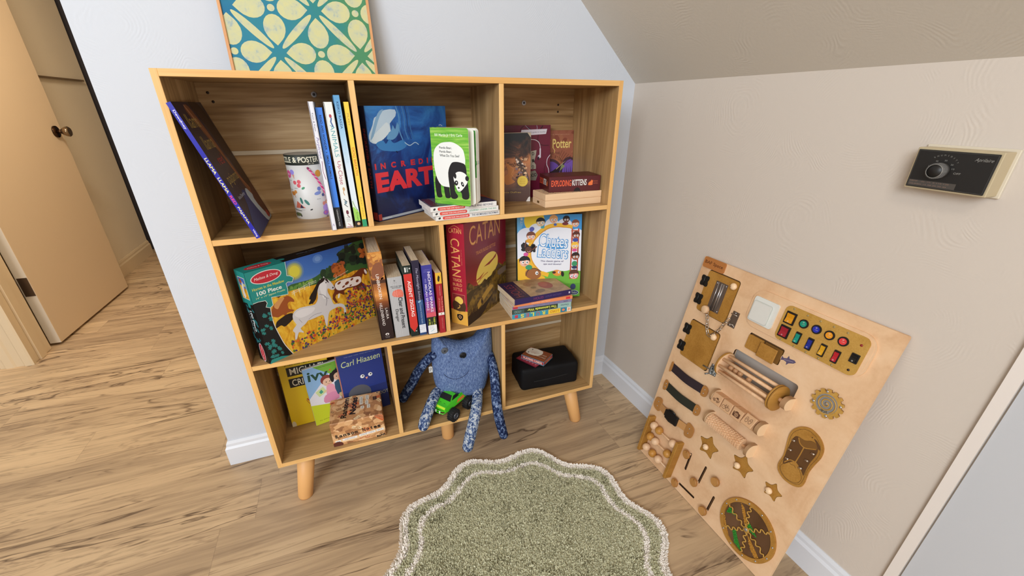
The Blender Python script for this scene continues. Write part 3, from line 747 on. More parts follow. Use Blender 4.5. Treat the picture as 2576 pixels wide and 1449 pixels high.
# ------------------------------------------------------------------ top row, middle cell
def cave_mat():
    t = NT('cave_cover', 0.3, 0.5); v = t.coords((7, 7, 7)); tc = t.n('ShaderNodeTexCoord'); sp = t.n('ShaderNodeSeparateXYZ'); t.l(tc.outputs['Object'], sp.inputs[0])
    n = t.noise(v, 1.2, 6, 0.6, 2.5); g_ = t.math('MULTIPLY_ADD', sp.outputs[2], 1.9, -0.28)
    a = t.math('ADD', t.math('MULTIPLY', n, 0.75), g_)
    t.base(t.ramp(a, [(0.15, '131d4a'), (0.36, '183a86'), (0.50, '2a6cc0'), (0.62, '3c8cd8'), (0.80, '2450a0')])); return t.m
def art(f):
    c = f['front']
    hole = [(52.7, 247.5), (84.3, 248.6), (84, 234.5), (65.6, 219.4), (66.4, 201), (52, 196), (42.9, 186.5), (30, 184), (19.2, 177.5), (5.2, 183.4), (4.1, 196), (10, 206), (17.8, 218), (24, 232), (37.6, 237.7)]
    c.poly([(x * 1.02 - 1, y) for x, y in hole], 'c8e0f6', 2); c.poly([(19, 178), (43, 187), (60, 199), (66, 206), (58, 222), (40, 212), (22, 200), (8, 190)], 'dfeefa', 3); c.poly([(52, 186), (60, 200), (68, 204), (74, 216), (80, 206), (88, 222), (92, 206), (84, 192), (70, 184)], '6aa4d8', 2); c.poly([(6, 186), (14, 205), (28, 232), (40, 246), (52, 249), (40, 236), (28, 216), (16, 194)], '8cb8e0', 2)
    c.poly([(20, 178), (40, 184), (48, 176), (60, 186), (72, 176), (100, 182), (110, 168), (85, 158), (50, 160), (30, 165)], '3f86cc', 3)
    for k in range(5): c.line([(88 + 9 * k, 256), (95 + 8 * k, 232), (92 + 9 * k, 205), (100 + 9 * k, 182)], 3.2, ('5f9cd4', '2a5ea8', '4a88c8', '234c90', '3a78bc')[k], 4)
    c.line([(105, 176), (120, 168), (138, 174), (150, 168)], 2, 'bcdcf4', 4); c.line([(75, 158), (80, 154)], 2, '0c1430')
    for k_, ch_ in zip((10, 32, 63, 94, 125, 152, 175, 197, 223, 243), 'INCREDIBLE'): c.text(ch_, k_, 128, 15 if ch_ != 'I' else 4.4, 13.5, M('dc3440', 0.3), 0, 0.045)
    c.text('EARTH', 126, 91, 240, 46, M('ec3a48', 0.3), 0, 0.05)
    c.rect(2, 3, 252, 9, 'aab4c0'); c.text('playbac', 28, 5.6, 24, 4, 'e8eef4'); c.rect(0, 3, 10, 18, 'a83a34')
    c.ell(222, 190, 21, 18, '3f8c3c'); c.line([(225, 211), (232, 212), (238, 209)], 1.4, 'dfe8f0')
    s = f['left']; s.rect(0, 0, 22, 257, '0f1534'); s.text('INCREDIBLE EARTH', 11, 145, 130, 8, '8c2c34', -90, 0.02); s.rect(3, 4, 19, 22, 'a83a34')
book(at(0.3566, 0.034, R1, 32.6), 0.254, 0.0215, 0.2565, cave_mat(), art, 'large blue hardcover with a sea cave and red lettering, standing open side to the room', hard=True, page=PAGEW)

for i, (x, y, tt, c, rz, (xr, yr)) in enumerate(((0.4876, -0.0069, 'THE ABOMINABLE SNOWMAN', '3c4a6a', 4.66, (0.6628, 0.0074)), (0.4800, -0.0110, 'JOURNEY UNDER THE SEA', '6ab490', 3.8, (0.6493, -0.0006)), (0.4747, -0.0150, 'SPACE AND BEYOND', '3a3a5c', 4.6, (0.6455, -0.0014)))):
    def art(f, tt=tt, c=c, i=i):
        s = f['left']; L = 174
        s.poly(rrect(1.8, L - 88, 9.6, L - 17, 3.6), 'e0473c'); s.text('CHOOSE YOUR OWN ADVENTURE', 5.6, L - 53, 62, 3.6, 'f6dcd4', -90, 0.02); s.ell(5.8, L - 9, 2.4, 3.4, '2c3034', 30)
        s.text(tt, 5.8, L - 131, 74 if i < 2 else 66, 5.2, c, -90, 0.01)
        if i == 2:
            c_ = f['front']; c_.rect(0, 0, 107, 174, '2c2c50'); c_.poly([(5, 96), (60, 100), (104, 150), (60, 172), (5, 170)], '5c6474', 3); c_.poly([(10, 0), (60, 5), (100, 30), (104, 0)], 'a84a2c', 2); c_.rect(6, 150, 98, 170, '5a3040'); c_.blobs(0, 0, 107, 174, 60, 0.5, 3, ['c05a34', '8a94a4', '3c3c70', '1c1c34'], 5)
    book(flat_up(x, y, R1 + 0.0123 * i, rz, 0.0122, 0.1745), 0.107, 0.0122, 0.1745, 'eceae6', art,
         ('white paperback with dark lettering on its spine, bottom of the flat stack of three', 'white paperback with green lettering on its spine, middle of the flat stack of three', 'white paperback with dark space cover, on top of the flat stack of three')[i], page=PAGEW, group='three white paperbacks under the panda book')

# panda board book, boards fanned open
pd = thing('board_book', at(0.4971, 0.0271, R1 + 0.0372, -45.7), 'green children\'s board book with a panda, standing fanned open on the paperbacks', 'book')
def green_mat():
    t = NT('brushed_green', 0.4); v = t.coords((12, 12, 160)); a = t.noise(v, 1.0, 4, 0.6, 0.6)
    t.base(t.ramp(a, [(0.3, '3f9a2c'), (0.5, '74b838'), (0.68, 'a6d060')])); return t.m
GR = green_mat()
mb = MB(); mb.prism(rrect(0, 0, 0.1008, 0.1745, 0.006), 0, 0.0016, GR, lambda x, y, z: Vector((x, z, y)), side=M('f2f0ea'))
F = Face(mb, (0, 0, 0), (1, 0, 0), (0, 0, 1), 0.1008, 0.1745); WHT = M('eef0ec', 0.4); BLK = M('17171a', 0.4)
F.text('Bill Martin Jr / Eric Carle', 48, 158, 74, 7.5, 'dceccc', 0, 0.02)
for px, py in ((9, 40), (33, 40)): F.poly([(px - 5, py + 20), (px + 9, py + 30), (px + 10, py - 10), (px + 12, 18), (px + 2, 15), (px - 4, 22)], BLK, 4)
F.poly([(38.8, 143.6), (61, 143), (83, 131), (89, 115), (89.4, 97), (80, 70), (50, 45), (39, 42), (20, 46), (8, 66), (3.3, 100), (7.3, 125), (22, 139)], WHT, 5)
F.poly([(51, 96), (62, 101), (78, 100), (90, 94), (93, 70), (96, 40), (97, 22), (90, 16), (78, 18), (76, 30), (66, 40), (60, 60), (58, 35), (66, 22), (58, 15), (46, 18), (44, 40), (42, 75)], BLK, 4)
F.poly([(56, 66), (66, 78), (80, 79), (92, 72), (94, 58), (86, 46), (76, 36), (68, 33), (62, 42)], WHT, 5)
F.ell(60, 70, 4, 7, BLK, 10); F.ell(93, 65, 5, 6, BLK); F.ell(63, 53, 5, 6, BLK, -20); F.ell(63.5, 54, 1.6, 1.8, WHT); F.ell(80, 51, 3.6, 6, BLK, 25); F.ell(80.5, 51.5, 1.3, 1.8, WHT); F.ell(69, 42, 2.6, 2.2, BLK); F.line([(66, 36), (69, 34), (73, 36)], 0.8, BLK)
for tx, y, x1 in (('Panda Bear,', 131, 55.8), ('Panda Bear,', 122.4, 55.2), ('What Do You See?', 114.2, 75.1)): F.text(tx, (21.5 + x1) / 2, y, x1 - 21.5, 5.6, '1c2420', 0, 0.01)
mb.build('front_board', pd)
def leafX(a, off): return Matrix.Translation((off * 0.3, off, 0)) @ Matrix.Rotation(R(a), 4, 'Z')
for i, (a, off, wd, c0_, c1_) in enumerate(((9.5, 0.003, 0.104, 'f3f1ec', 'f3f1ec'), (17.5, 0.0062, 0.104, '4aa244', 'f1f1ec'), (20.5, 0.0085, 0.104, 'd8cfae', 'e6e2d6'), (23, 0.0108, 0.104, '6a9ab8', 'dcd6c4'))):
    mb = MB(); X = leafX(a, off)
    mb.prism(rrect(0, 0, wd, 0.1725, 0.008), 0, 0.0016, M('f1eee6', 0.5), lambda x, y, z: X @ Vector((x, z, y)))
    if c0_ != c1_ or True:
        F = Face(mb, X @ Vector((0, 0, 0)), X.to_3x3() @ Vector((1, 0, 0)), (0, 0, 1), wd, 0.1725)
        if i: F.rect(3, 62, wd * 1000 - 2, 168, c0_); F.blobs(40, 70, 100, 165, 14, 4, 10, ['2f8a3a', '5cb04c'] if i == 1 else [c0_, c1_], 3)
    mb.build('page_board', pd)
mb = MB(); X = leafX(25, 0.013); mb.prism(rrect(0, 0, 0.1008, 0.1745, 0.006), 0, 0.0016, M('8a7a48', 0.5), lambda x, y, z: X @ Vector((x, z, y))); mb.build('back_board', pd)
mb = MB(); mb.box((-0.0012, -0.0002, 0), (0.0006, 0.0165, 0.1745), GR, 0.0004); mb.build('spine_strip', pd)

# ------------------------------------------------------------------ top row, right cell
def ember_mat():
    t = NT('ember_cover', 0.28, 0.6); v = t.coords((16, 16, 16)); n = t.noise(v, 1, 5, 0.6, 1.5); tc = t.n('ShaderNodeTexCoord'); sp = t.n('ShaderNodeSeparateXYZ'); t.l(tc.outputs['Object'], sp.inputs[0])
    a = t.math('SUBTRACT', t.math('ADD', t.math('MULTIPLY', n, 0.6), 0.56), t.math('ADD', t.math('MULTIPLY', sp.outputs[2], 4.2), t.math('MULTIPLY', sp.outputs[0], -1.2)))
    t.base(t.ramp(a, [(0.30, '0e0b0b'), (0.40, '4a2a1a'), (0.50, 'c47c48'), (0.64, 'a06a4c'), (0.85, '5c4038')])); return t.m
def art(f):
    c = f['front']; c.text('CITY OF', 88, 146, 42, 6, '4a3a30'); c.text('Ember', 82, 105, 44, 13, '3a2418', 6, 0, 0.3)
    c.poly([(86, 128), (100, 120), (112, 100), (122, 80), (128, 60), (118, 62), (104, 84), (92, 100)], '5a4438', 3)
    c.blobs(88, 66, 122, 124, 40, 1.5, 5, ['f0c8a0', '3c2c34', '8a7484', 'c89c74', '2c2026', 'f4e0d0'], 9)
    c.poly([(60, 108), (78, 96), (84, 80), (76, 66), (86, 56), (60, 48), (54, 70), (66, 82)], 'd08a50', 4); c.line([(70, 100), (82, 92), (76, 78), (86, 66)], 1, 'e8a86c', 3)
    c.ell(108, 58, 15.5, 15, 'ecc93c', 0, 32); c.ell(108, 58, 14.4, 14, 'f2d456', 0, 32)
    for y, t_ in ((64, 'A BOOK'), (58, 'SENSE'), (52, 'NOVEL')): c.text(t_, 108, y, 17, 3.4, 'd0a028')
    c.text('AWARD WINNING AUTHOR', 84, 36, 56, 2.6, '8a7064'); c.text('Jeanne DuPrau', 72, 26, 62, 5.4, 'd8b860')
    c.poly([(119, 0), (131, 0), (131, 14), (126, 12)], 'e8e2da'); c.poly([(120, 190), (131, 190), (131, 176)], 'b8a68c'); c.line([(131, 188), (131, 12)], 0.8, '9a8870')
    c.line([(20, 187), (125, 190)], 1.2, 'b8a68c')
book(at(0.6765, 0.168, R1, -17, 2.5), 0.131, 0.020, 0.190, ember_mat(), art, 'worn dark brown paperback with a round yellow seal, leaning at the divider')
def art(f):
    c = f['front']; c.line([(60, 205), (50, 196), (56, 182), (54, 150)], 2.2, '3c1020', 5); c.line([(70, 202), (90, 190), (108, 192), (120, 205)], 3, '2c0c18', 5); c.line([(108, 190), (104, 166), (116, 152), (140, 150)], 2.6, '4a0e22', 5)
    c.line([(64, 206), (76, 196), (84, 194)], 1.2, 'a8a0b0', 4); c.line([(100, 206), (102, 198), (98, 192)], 1.6, 'a89aaa', 3)
    c.poly([(48, 178), (130, 182), (134, 196), (52, 194)], 'e0d8e0'); c.text('a good girl\'s guide to murder', 92, 187, 74, 5, '5a4c66', 1)
    c.line([(80, 168), (96, 166), (108, 158), (112, 144), (112, 132)], 1.8, 'e2dce4', 6); c.ell(109, 119, 4.6, 5, 'c9c0cc'); c.rect(110, 116, 114, 142, 'e4dee8'); c.ell(106, 114, 3, 5, '2c1424', -15)
    c.line([(146, 124), (136, 112), (134, 96), (140, 82), (142, 60)], 1.8, 'ddd6e0', 5); c.line([(132, 100), (126, 80), (132, 62)], 2.4, '4a0e22', 4)
    c.poly([(76, 134), (100, 138), (98, 124), (92, 104), (98, 96), (98, 84), (80, 84)], 'b4ad9e'); c.poly([(76, 76), (96, 80), (104, 66), (98, 50), (70, 52)], '8c8478')
    for y, t_ in ((128, 'D'), (108, 'I'), (90, 'D')): c.text(t_, 89, y, 7, 9, '2a2626', 12, 0.02)
    c.text('OOD', 88, 66, 26, 10, '2a2626', 8, 0.02)
book(at(0.746, 0.185, R1, -2, 3), 0.145, 0.018, 0.2065, '6c1a34', art, 'maroon paperback with white earphones on its cover, at the back of the top shelf')
def art(f):
    c = f['front']
    c.blobs(0, 0, 132, 190, 60, 5, 14, ['9a5c44', '8a4a38', 'a86a4c'], 4); c.text('THE BESTSELLING', 82, 178, 70, 2.6, 'c89878')
    c.text('Harry', 26, 155, 50, 26, 'e8c870', 0, 0.01); c.text('Potter', 91, 152, 66, 27, 'ecd07c', 0, 0.015); c.line([(60, 140), (66, 132), (64, 124)], 2, 'e8c870')
    c.text('AND THE', 64, 124, 40, 6.6, '4a2a22'); 
    for k, ch_ in enumerate("SORCERER'S STONE"):
        a = R(152 - k * 7.6); c.text(ch_, 48 + 56 * math.cos(a), 72 + 44 * math.sin(a), 4.6, 8, '402420', math.degrees(a) - 90)
    c.poly(ellpts(50, 64, 45, 44), '4a3038'); c.poly(ellpts(50, 60, 40, 40), '6a4aa0'); c.poly(ellpts(118, 62, 32, 50, 0), '3c2a3c'); c.poly(ellpts(120, 60, 27, 44), '7a58b4')
    for k in range(5): c.poly([(98 + 7 * k, 30), (102 + 7 * k, 80 + 6 * (k % 2)), (106 + 7 * k, 30)], '3c2a48')
    c.poly([(34, 60), (60, 72), (92, 90), (84, 68), (62, 52), (40, 46)], '2c1c24', 3); c.line([(72, 76), (104, 100)], 2.4, 'b8a080'); c.poly([(84, 70), (92, 92), (104, 84)], '8c9464')
    for k in range(7): c.line([(78 + 5 * k, 104 - 2 * k), (92 + 8 * k, 132 - 4 * k)], 1.4, '6a3c2c')
book(at(0.855, 0.208, R1, 0, 3), 0.131, 0.018, 0.190, 'a0604a', art, 'brown and purple fantasy paperback standing behind the maroon card game')
for i in range(2):
    r = thing('wooden_box', at(0.8035, 0.030, R1 + 0.0183 * i, 1.2), ('pale flat wooden box, lower of the two on the top shelf', 'pale flat wooden box, upper of the two under the maroon card game')[i], 'box', 'pale wooden boxes')
    mb = MB(); mb.box((0, 0, 0), (0.183, 0.0815, 0.0181), BOXW, 0.0012, 2)
    if i == 1: 
        F = faces(mb, 0.183, 0.0815, 0.0181)['top']; F.blobs(2, 2, 181, 79, 160, 0.8, 2.4, ['3c3c78', '5a2c4a', '26263c', '8c6a7a'], 2)
    mb.build('box_body', r)
    mb = MB(); mb.box((-0.0008, 0.038, 0.006), (0.0004, 0.050, 0.012), M('8a6a3c', 0.4, 0.6), 0.0002)
    if i == 0: mb.build('catch', r)
def art(f):
    for s, w in ((f['front'], 157), (f['left'], 83)):
        k = w / 157; s.text('EXPLODING', w * 0.235, 24, 60 * k, 17, M('e8603c', 0.4), 0, 0.02); s.text('KITTENS', w * 0.585, 24.5, 44 * k, 17, 'eae8e4', 0, 0.02)
        s.poly([(w * .76, 16), (w * .77, 24), (w * .80, 26), (w * .82, 31), (w * .835, 28), (w * .85, 30), (w * .845, 20), (w * .84, 16)], 'ec7840', 2)
    s = f['front']; s.text('ORIGINAL', 142, 26.5, 14, 3.2, 'c8684c'); s.text('EDITION', 142, 20.5, 13, 3.2, 'c8684c'); s.ell(86, 0, 10, 11, '1c1014')
    t = f['top']; t.rect(42, 8, 94, 13, '6a3038'); t.text('A CARD GAME', 68, 20, 40, 3, '7c4448'); t.rect(120, 4, 150, 7, '6a3038')
carton(*('card_game_box', at(0.8245, 0.0535, R1 + 0.0366, -6.5), 0.157, 0.083, 0.042, '571a20', art, 'small maroon card game box with orange and white lettering, on the pale wooden boxes', 'game box'))
# ------------------------------------------------------------------ middle row, left cell
def sky_mat(a_, b_, c_):
    t = NT('puzzle_sky', 0.3, 0.5); tc = t.n('ShaderNodeTexCoord'); sp = t.n('ShaderNodeSeparateXYZ'); t.l(tc.outputs['Object'], sp.inputs[0])
    v = t.coords((9, 9, 9)); a = t.math('ADD', t.math('MULTIPLY_ADD', sp.outputs[2], -8.0, 2.05), t.math('MULTIPLY_ADD', t.noise(v, 1, 4), 0.3, -0.15))
    t.base(t.ramp(a, [(0.1, a_), (0.5, b_), (0.85, c_)])); return t.m
SKYP = sky_mat('2f5fb0', '4274c0', '8ba2d0')
def grass_mat():
    t = NT('puzzle_wheat', 0.35, 0.4); v = t.coords((60, 60, 22), rot=(0, 0.5, 0)); a = t.noise(v, 1.2, 5, 0.65, 1.2)
    t.base(t.ramp(a, [(0.3, 'a06a1c'), (0.45, 'd89a24'), (0.58, 'e8b838'), (0.75, 'f0cc50')])); return t.m
WHEAT = grass_mat()
def jig(F, x, y, s_, col, rot=0):
    o = []
    for q in range(4):
        for dx, dy in ((-1, -1), (-.25, -1), (-.35, -1.45), (0, -1.7), (.35, -1.45), (.25, -1)) if q % 2 == 0 else ((-1, -1), (-.2, -1), (-.3, -.62), (.3, -.62), (.2, -1)):
            a = R(rot + 90 * q); o.append((x + s_ * (dx * math.cos(a) - dy * math.sin(a)), y + s_ * (dx * math.sin(a) + dy * math.cos(a))))
    F.poly(o, col)
def art(f):
    c = f['front']; TE = M('1f8c86', 0.35); BK = M('0e1014', 0.35)
    c.poly([(88, 240), (330, 240), (330, 100), (80, 130)], SKYP)
    for r_, q in ((24, '5d7fae'), (20, '8f9f7a'), (16.5, 'b9b45c'), (13, 'd6cd44')): c.ell(111, 208, r_, r_ * 1.08, q, 0, 36)
    for r_, q in ((14, '5580c4'), (8, '7096d0')): c.ell(176, 222, r_, r_ * .8, q)
    c.poly([(84, 175), (110, 178), (138, 176), (160, 178), (178, 184), (200, 190), (204, 196), (230, 178), (260, 205), (262, 220), (268, 232), (330, 238), (330, 100), (84, 140)], '34602e', 2)
    c.blobs(90, 160, 150, 174, 40, 3, 6, ['5c8c3c', '457a34', '7aa048'], 12)
    c.blobs(175, 165, 215, 192, 30, 5, 9, ['1f3a24', '2c4c2a'], 13); c.blobs(235, 178, 330, 226, 70, 7, 13, ['162c22', '1f3a26', '2c4a2a', '10221c'], 14)
    for x in (258, 262, 266): c.poly([(x - 5, 215), (x, 244), (x + 5, 215)], '13261e')
    c.blobs(210, 160, 245, 196, 60, 4, 8, ['a0522c', 'b8642c', '8a4424'], 15); c.blobs(300, 190, 330, 218, 25, 4, 7, ['c0682c', 'b05a28'], 16)
    c.poly([(30, 158), (60, 157), (84, 164), (138, 160), (175, 156), (210, 152), (330, 150), (330, 0), (30, 0)], WHEAT, 2)
    for y in (166, 162): c.line([(92, y - 8), (140, y + 1), (160, y + 2)], 1.0, 'e4e0d4')
    for x in (98, 112, 126, 140): c.line([(x, 148 + (x - 98) * .2), (x, 162 + (x - 98) * .2)], 1.2, 'e4e0d4')
    c.line([(205, 155), (255, 166)], 1, 'd8d4c8'); c.line([(215, 150), (218, 164)], 1, 'd8d4c8')
    PIN = [(202.8,135.0),(213.6,147.1),(233.4,148.4),(261.5,146),(276,152),(288,158),(297.4,160.3),(312.0,155.8),(316.6,146.2),(311.7,136.6),(305.3,135.9),(299.5,143),(294.2,131.9),(291.2,120),(303.0,105.9),(303.1,88.8),(297.2,88.9),(296.1,102.6),(282.0,110.3),(280.6,98),(274.8,98.5),(270.6,112.3),(241.9,116.8),(231,112),(232.9,102.9),(228.1,103),(218.0,111.7),(206.5,110.5),(203,104.9),(207.1,88.0),(201.6,87.7),(194.2,102.9),(197.0,113.3),(205,122.5)]
    c.poly(PIN, '6a3018'); c.poly([(208, 136), (216, 145), (240, 146), (262, 143), (288, 138), (290, 122), (272, 116), (243, 120), (230, 118), (214, 122)], 'ece6e0', 3)
    for x, y, a, b in ((222, 140, 6, 3), (245, 132, 7, 4), (262, 138, 5, 3), (233, 126, 5, 2.4), (278, 128, 5, 4), (255, 122, 4, 2)): c.ell(x, y, a, b, '7a3a1e', 20)
    c.ell(214, 105, 3, 7, 'ece6e0', -20); c.ell(309, 146, 3.4, 8, 'eae4e0', 20)
    BRN = [(34.1,118.4),(36.9,134.1),(46.1,144.9),(58.9,152.0),(74.9,155),(83.8,152.3),(93,140.4),(92.1,133.3),(82.7,138.1),(75.8,133.4),(76.3,120.8),(86.5,114.3),(85.7,110.9),(69.9,112),(64.7,105),(60, 112),(48,109),(40.8,112.4)]
    c.poly(BRN, '9a4e20', 2); c.poly([(44, 142), (62, 154), (72, 152), (60, 140), (50, 130)], 'd09458', 3)
    c.blobs(60, 20, 320, 40, 110, 2.0, 4.6, ['d8642c', '6a2c5c', '3c2c6a', 'e8c83c', 'c84428', '3f6a2c', '4a7a30'], 21)
    c.blobs(140, 20, 322, 72, 190, 1.8, 4.2, ['d8642c', '5c2a66', '382c6e', '4c6a2c', 'b83a2c', 'e07a34', '6a8a34'], 22)
    c.blobs(235, 55, 322, 112, 190, 1.6, 3.8, ['d8642c', '5a2a6a', '3a2c6e', '7a2c50', 'c05028', '4a5c2c'], 23)
    c.blobs(60, 0, 322, 22, 90, 2.0, 4.6, ['d8642c', '6a2c5c', '4a3270', 'e0b83c', '3f6a2c', '527a30'], 24)
    c.poly([(82.2,106.0),(68.9,108.9),(54.2,105.1),(41.8,100.4),(36.6,92.3),(36,84),(48.3,86.8),(56,80),(67.1,83.9),(75.7,88.4),(81.6,93.6)], '20140f', 3)
    WH = [(80.5,99.1),(87.5,108.8),(102.8,112.8),(124.2,109.5),(143.9,107.0),(154.7,121.1),(157.6,140.6),(163.1,153.9),(168,164),(171,170),(174,165.5),(179,168),(182,173),(184.5,167),(189.8,162.7),(198.3,152.2),(204,139.8),(206.5,132),(204.0,128.1),(196,129),(191.7,133.7),(185.9,136.3),(184.6,125.7),(189.6,110.7),(192.1,96.4),(195.7,86.9),(211.8,83.4),(224.4,74.4),(227.5,57.8),(224.9,47.5),(220.8,45.9),(219.7,54.9),(219.9,66.4),(207.4,75.5),(193.6,74.8),(178.8,71.9),(171.8,58.3),(167.4,43.7),(162.4,31.4),(159.9,46.9),(160.1,65.5),(154.3,71.1),(135.9,70.7),(123.1,70.8),(115.6,71.4),(106.6,64.7),(92.4,58.7),(97.7,47.5),(96.9,43.8),(86.0,50.3),(77.7,35.4),(72.7,35.1),(76.3,52.7),(72.1,60.0),(77.6,66.9),(84.8,73.1),(80.1,85.7)]
    c.poly(WH, 'd4d2d4', 2); c.poly([(165, 152), (176, 160), (186, 150), (180, 130), (176, 112), (168, 118)], 'e8e8ea', 3); c.poly([(86, 100), (104, 108), (140, 100), (130, 88), (100, 86)], 'e4e2e4', 3)
    c.line([(160, 130), (172, 122), (178, 108), (172, 92)], 1.6, '8f8c94', 4); c.line([(172, 118), (184, 108)], 1.4, '9a98a0'); c.line([(118, 74), (136, 80), (156, 78)], 1.4, 'a4a2aa', 3); c.line([(100, 72), (94, 84)], 1.2, '9c9aa2')
    c.ell(185, 154, 1.8, 1.6, '17141a'); c.ell(201.5, 134, 2.2, 2.6, '3a3438'); c.ell(223, 48, 2.2, 4, '17130f')
    c.poly([(185.3,166.7),(178,168.5),(166,165),(156,155),(146,144),(136.4,134.8),(131.2,125.8),(134.8,123.4),(127,112.9),(139.3,113),(147.5,119.0),(152.1,127.2),(158.8,143),(166.9,155.0),(178,159)], '1c1210', 3)
    c.line([(150, 146), (142, 128), (130, 116)], 2.4, '241814', 4); c.line([(156, 140), (148, 122), (136, 111)], 2, '2c1c16', 4)
    c.poly([(186, 167), (191, 160), (193, 150), (189, 154), (184, 162)], '241814')
    c.poly([(0, 240), (0, 0), (60, 0), (45.9, 32.2), (39.1, 61.4), (33.6, 94.1), (33.1, 118.8), (35.6, 150), (30, 240)], BK)
    c.line([(35.6, 145), (33.1, 118.8), (33.6, 94.1), (39.1, 61.4), (45.9, 32.2), (59, 0)], 1.5, 'e8e8e4', 5)
    rn = random.Random(4)
    for k in range(26):
        x = rn.uniform(4, 38); y = rn.uniform(3, 132)
        if x < 30 + max(0, (40 - y)) * .45: jig(c, x, y, rn.uniform(3.2, 4.2), 'teal' and '2a7e7a', rn.uniform(0, 90))
    c.poly([(0, 0), (50, 0), (30, 8), (6, 10)], '2f9088')
    TP_ = [(0, 240), (93.6, 240), (92, 216.4), (90.2, 203.9), (97.4, 201.1), (104.8, 194), (99.5, 184.6), (88.7, 188.0), (83.8, 185.2), (84.8, 171.6), (82.6, 158.3), (59.0, 161.5), (43.5, 164), (42.9, 156.0), (42.6, 144.3), (34.4, 140.1), (25.9, 145.3), (30.9, 154), (28.4, 161), (12.7, 163.6), (0, 163.0)]
    c.poly(TP_, TE); c.line(TP_[1:], 1.2, 'dfe8e0')
    c.ell(44, 216.5, 35.5, 15, 'e6e0dc', 0, 36); c.ell(44, 216.5, 33.5, 13.2, 'bf2636', 0, 36); c.text('Melissa & Doug', 44, 216.5, 56, 8.5, 'f2e4e0', 2, 0, 0.35)
    c.text('Horses in the Meadow', 44, 194.5, 74, 7, 'd8d048', 0, 0.01); c.text('100 Piece', 43, 182, 58, 10, 'eaf0e8', 0, 0.02); c.text('14" x 19" Jigsaw Puzzle', 44, 171.5, 68, 5.4, 'cfdc9c', 0, 0.01)
    t = f['top']; t.rect(0, 0, 330, 60, BK); t.rect(0, 0, 90, 60, TE); t.ell(96, 22, 9, 7, TE); t.ell(42, 22, 31, 13, 'bf2636'); t.text('Melissa & Doug', 42, 22, 48, 8, 'f2e4e0', 0, 0, 0.3)
    t.text('100 Piece', 165, 28, 50, 8, '6a7480', 180, 0.02); t.text('14" x 19" Jigsaw Puzzle', 165, 15, 58, 4, '6a7480', 180); t.text('Horses in the Meadow', 265, 22, 70, 6, '6c7038', 180)
    s = f['left']; s.rect(0, 0, 60, 240, BK); s.rect(0, 163, 60, 240, TE); s.poly([(0, 170), (0, 156), (20, 158), (22, 148), (32, 148), (33, 158), (48, 160), (48, 170)], TE)
    s.rect(8, 170, 39, 224, 'e6dcc8'); s.rect(9.5, 171.5, 37.5, 222.5, WHEAT); s.poly([(9.5, 222.5), (37.5, 222.5), (37.5, 196), (9.5, 205)], '3c64b0'); s.ell(32, 206, 3, 4, 'd6cd44'); s.poly([(14, 180), (18, 200), (24, 214), (28, 206), (24, 190), (26, 178), (20, 172)], 'd8d4d4', 3); s.ell(18, 214, 6, 6, 'a0522c')
    for k in range(16): jig(s, rn.uniform(5, 42), rn.uniform(48, 150), rn.uniform(3, 4), '1f6a70', rn.uniform(0, 90))
    s.text('100 Piece', 26, 112, 56, 9, 'dce8ea', -90, 0.02); s.text('14" x 19" Jigsaw Puzzle', 15, 108, 62, 4.4, 'c8d8dc', -90); s.ell(24, 26, 11, 26, 'e6e0dc'); s.ell(24, 26, 9.2, 24, 'bf2636'); s.text('Melissa & Doug', 24, 26, 36, 6, 'f2e4e0', -90)
carton('jigsaw_puzzle_box', at(0.0525, -0.0010, R2, 33.7), 0.3195, 0.046, 0.238, '0e1014', art, 'large jigsaw puzzle box with a white horse in a wheat field and teal corner', 'puzzle box')

def dusk(name, stops, ax=2):
    t = NT(name, 0.32, 0.5); tc = t.n('ShaderNodeTexCoord'); sp = t.n('ShaderNodeSeparateXYZ'); t.l(tc.outputs['Object'], sp.inputs[0])
    v = t.coords((30, 30, 30)); a = t.math('ADD', t.math('MULTIPLY', sp.outputs[ax], 1 / 0.25), t.math('MULTIPLY_ADD', t.noise(v, 1, 4), 0.10, -0.05))
    t.base(t.ramp(a, stops)); return t.m
def art(f):
    s = f['left']; s.blobs(0, 172, 36, 245, 50, 4, 8, ['c88438', 'b06c30', 'd89a4c', '9a5c34'], 3); s.poly([(4, 180), (10, 214), (30, 218), (32, 184)], '8a5236', 3); s.rect(0, 164, 36, 173, '4a2818')
    s.text('UNBROKEN', 16, 155, 69, 7.6, 'eadfd4', -90, 0.01); s.text('LAURA', 25, 77, 32, 6.4, 'e2d8d2', -90); s.text('HILLENBRAND', 13, 76, 66, 7.2, 'e2d8d2', -90)
    s.ell(17, 16, 5, 3.6, 'd8d0cc', 0); s.ell(17, 15, 2, 2, '2c1a1c'); s.text('RANDOM', 17, 9, 12, 1.8, 'a89c98'); s.text('HOUSE', 17, 6, 10, 1.8, 'a89c98')
book(spine_out(0.3200, 0.017, R2, 0.0340, 1.1), 0.150, 0.0340, 0.2475, dusk('dusk_jacket', [(0.0, '24161a'), (0.35, '2c1a1c'), (0.46, '8a4a24'), (0.53, 'e0964c'), (0.60, 'b06c38'), (0.68, '7a4a30'), (0.95, 'd08c44')]), art, 'thick hardcover with black and fiery orange spine beside the puzzle box', hard=True, page=PAGES)
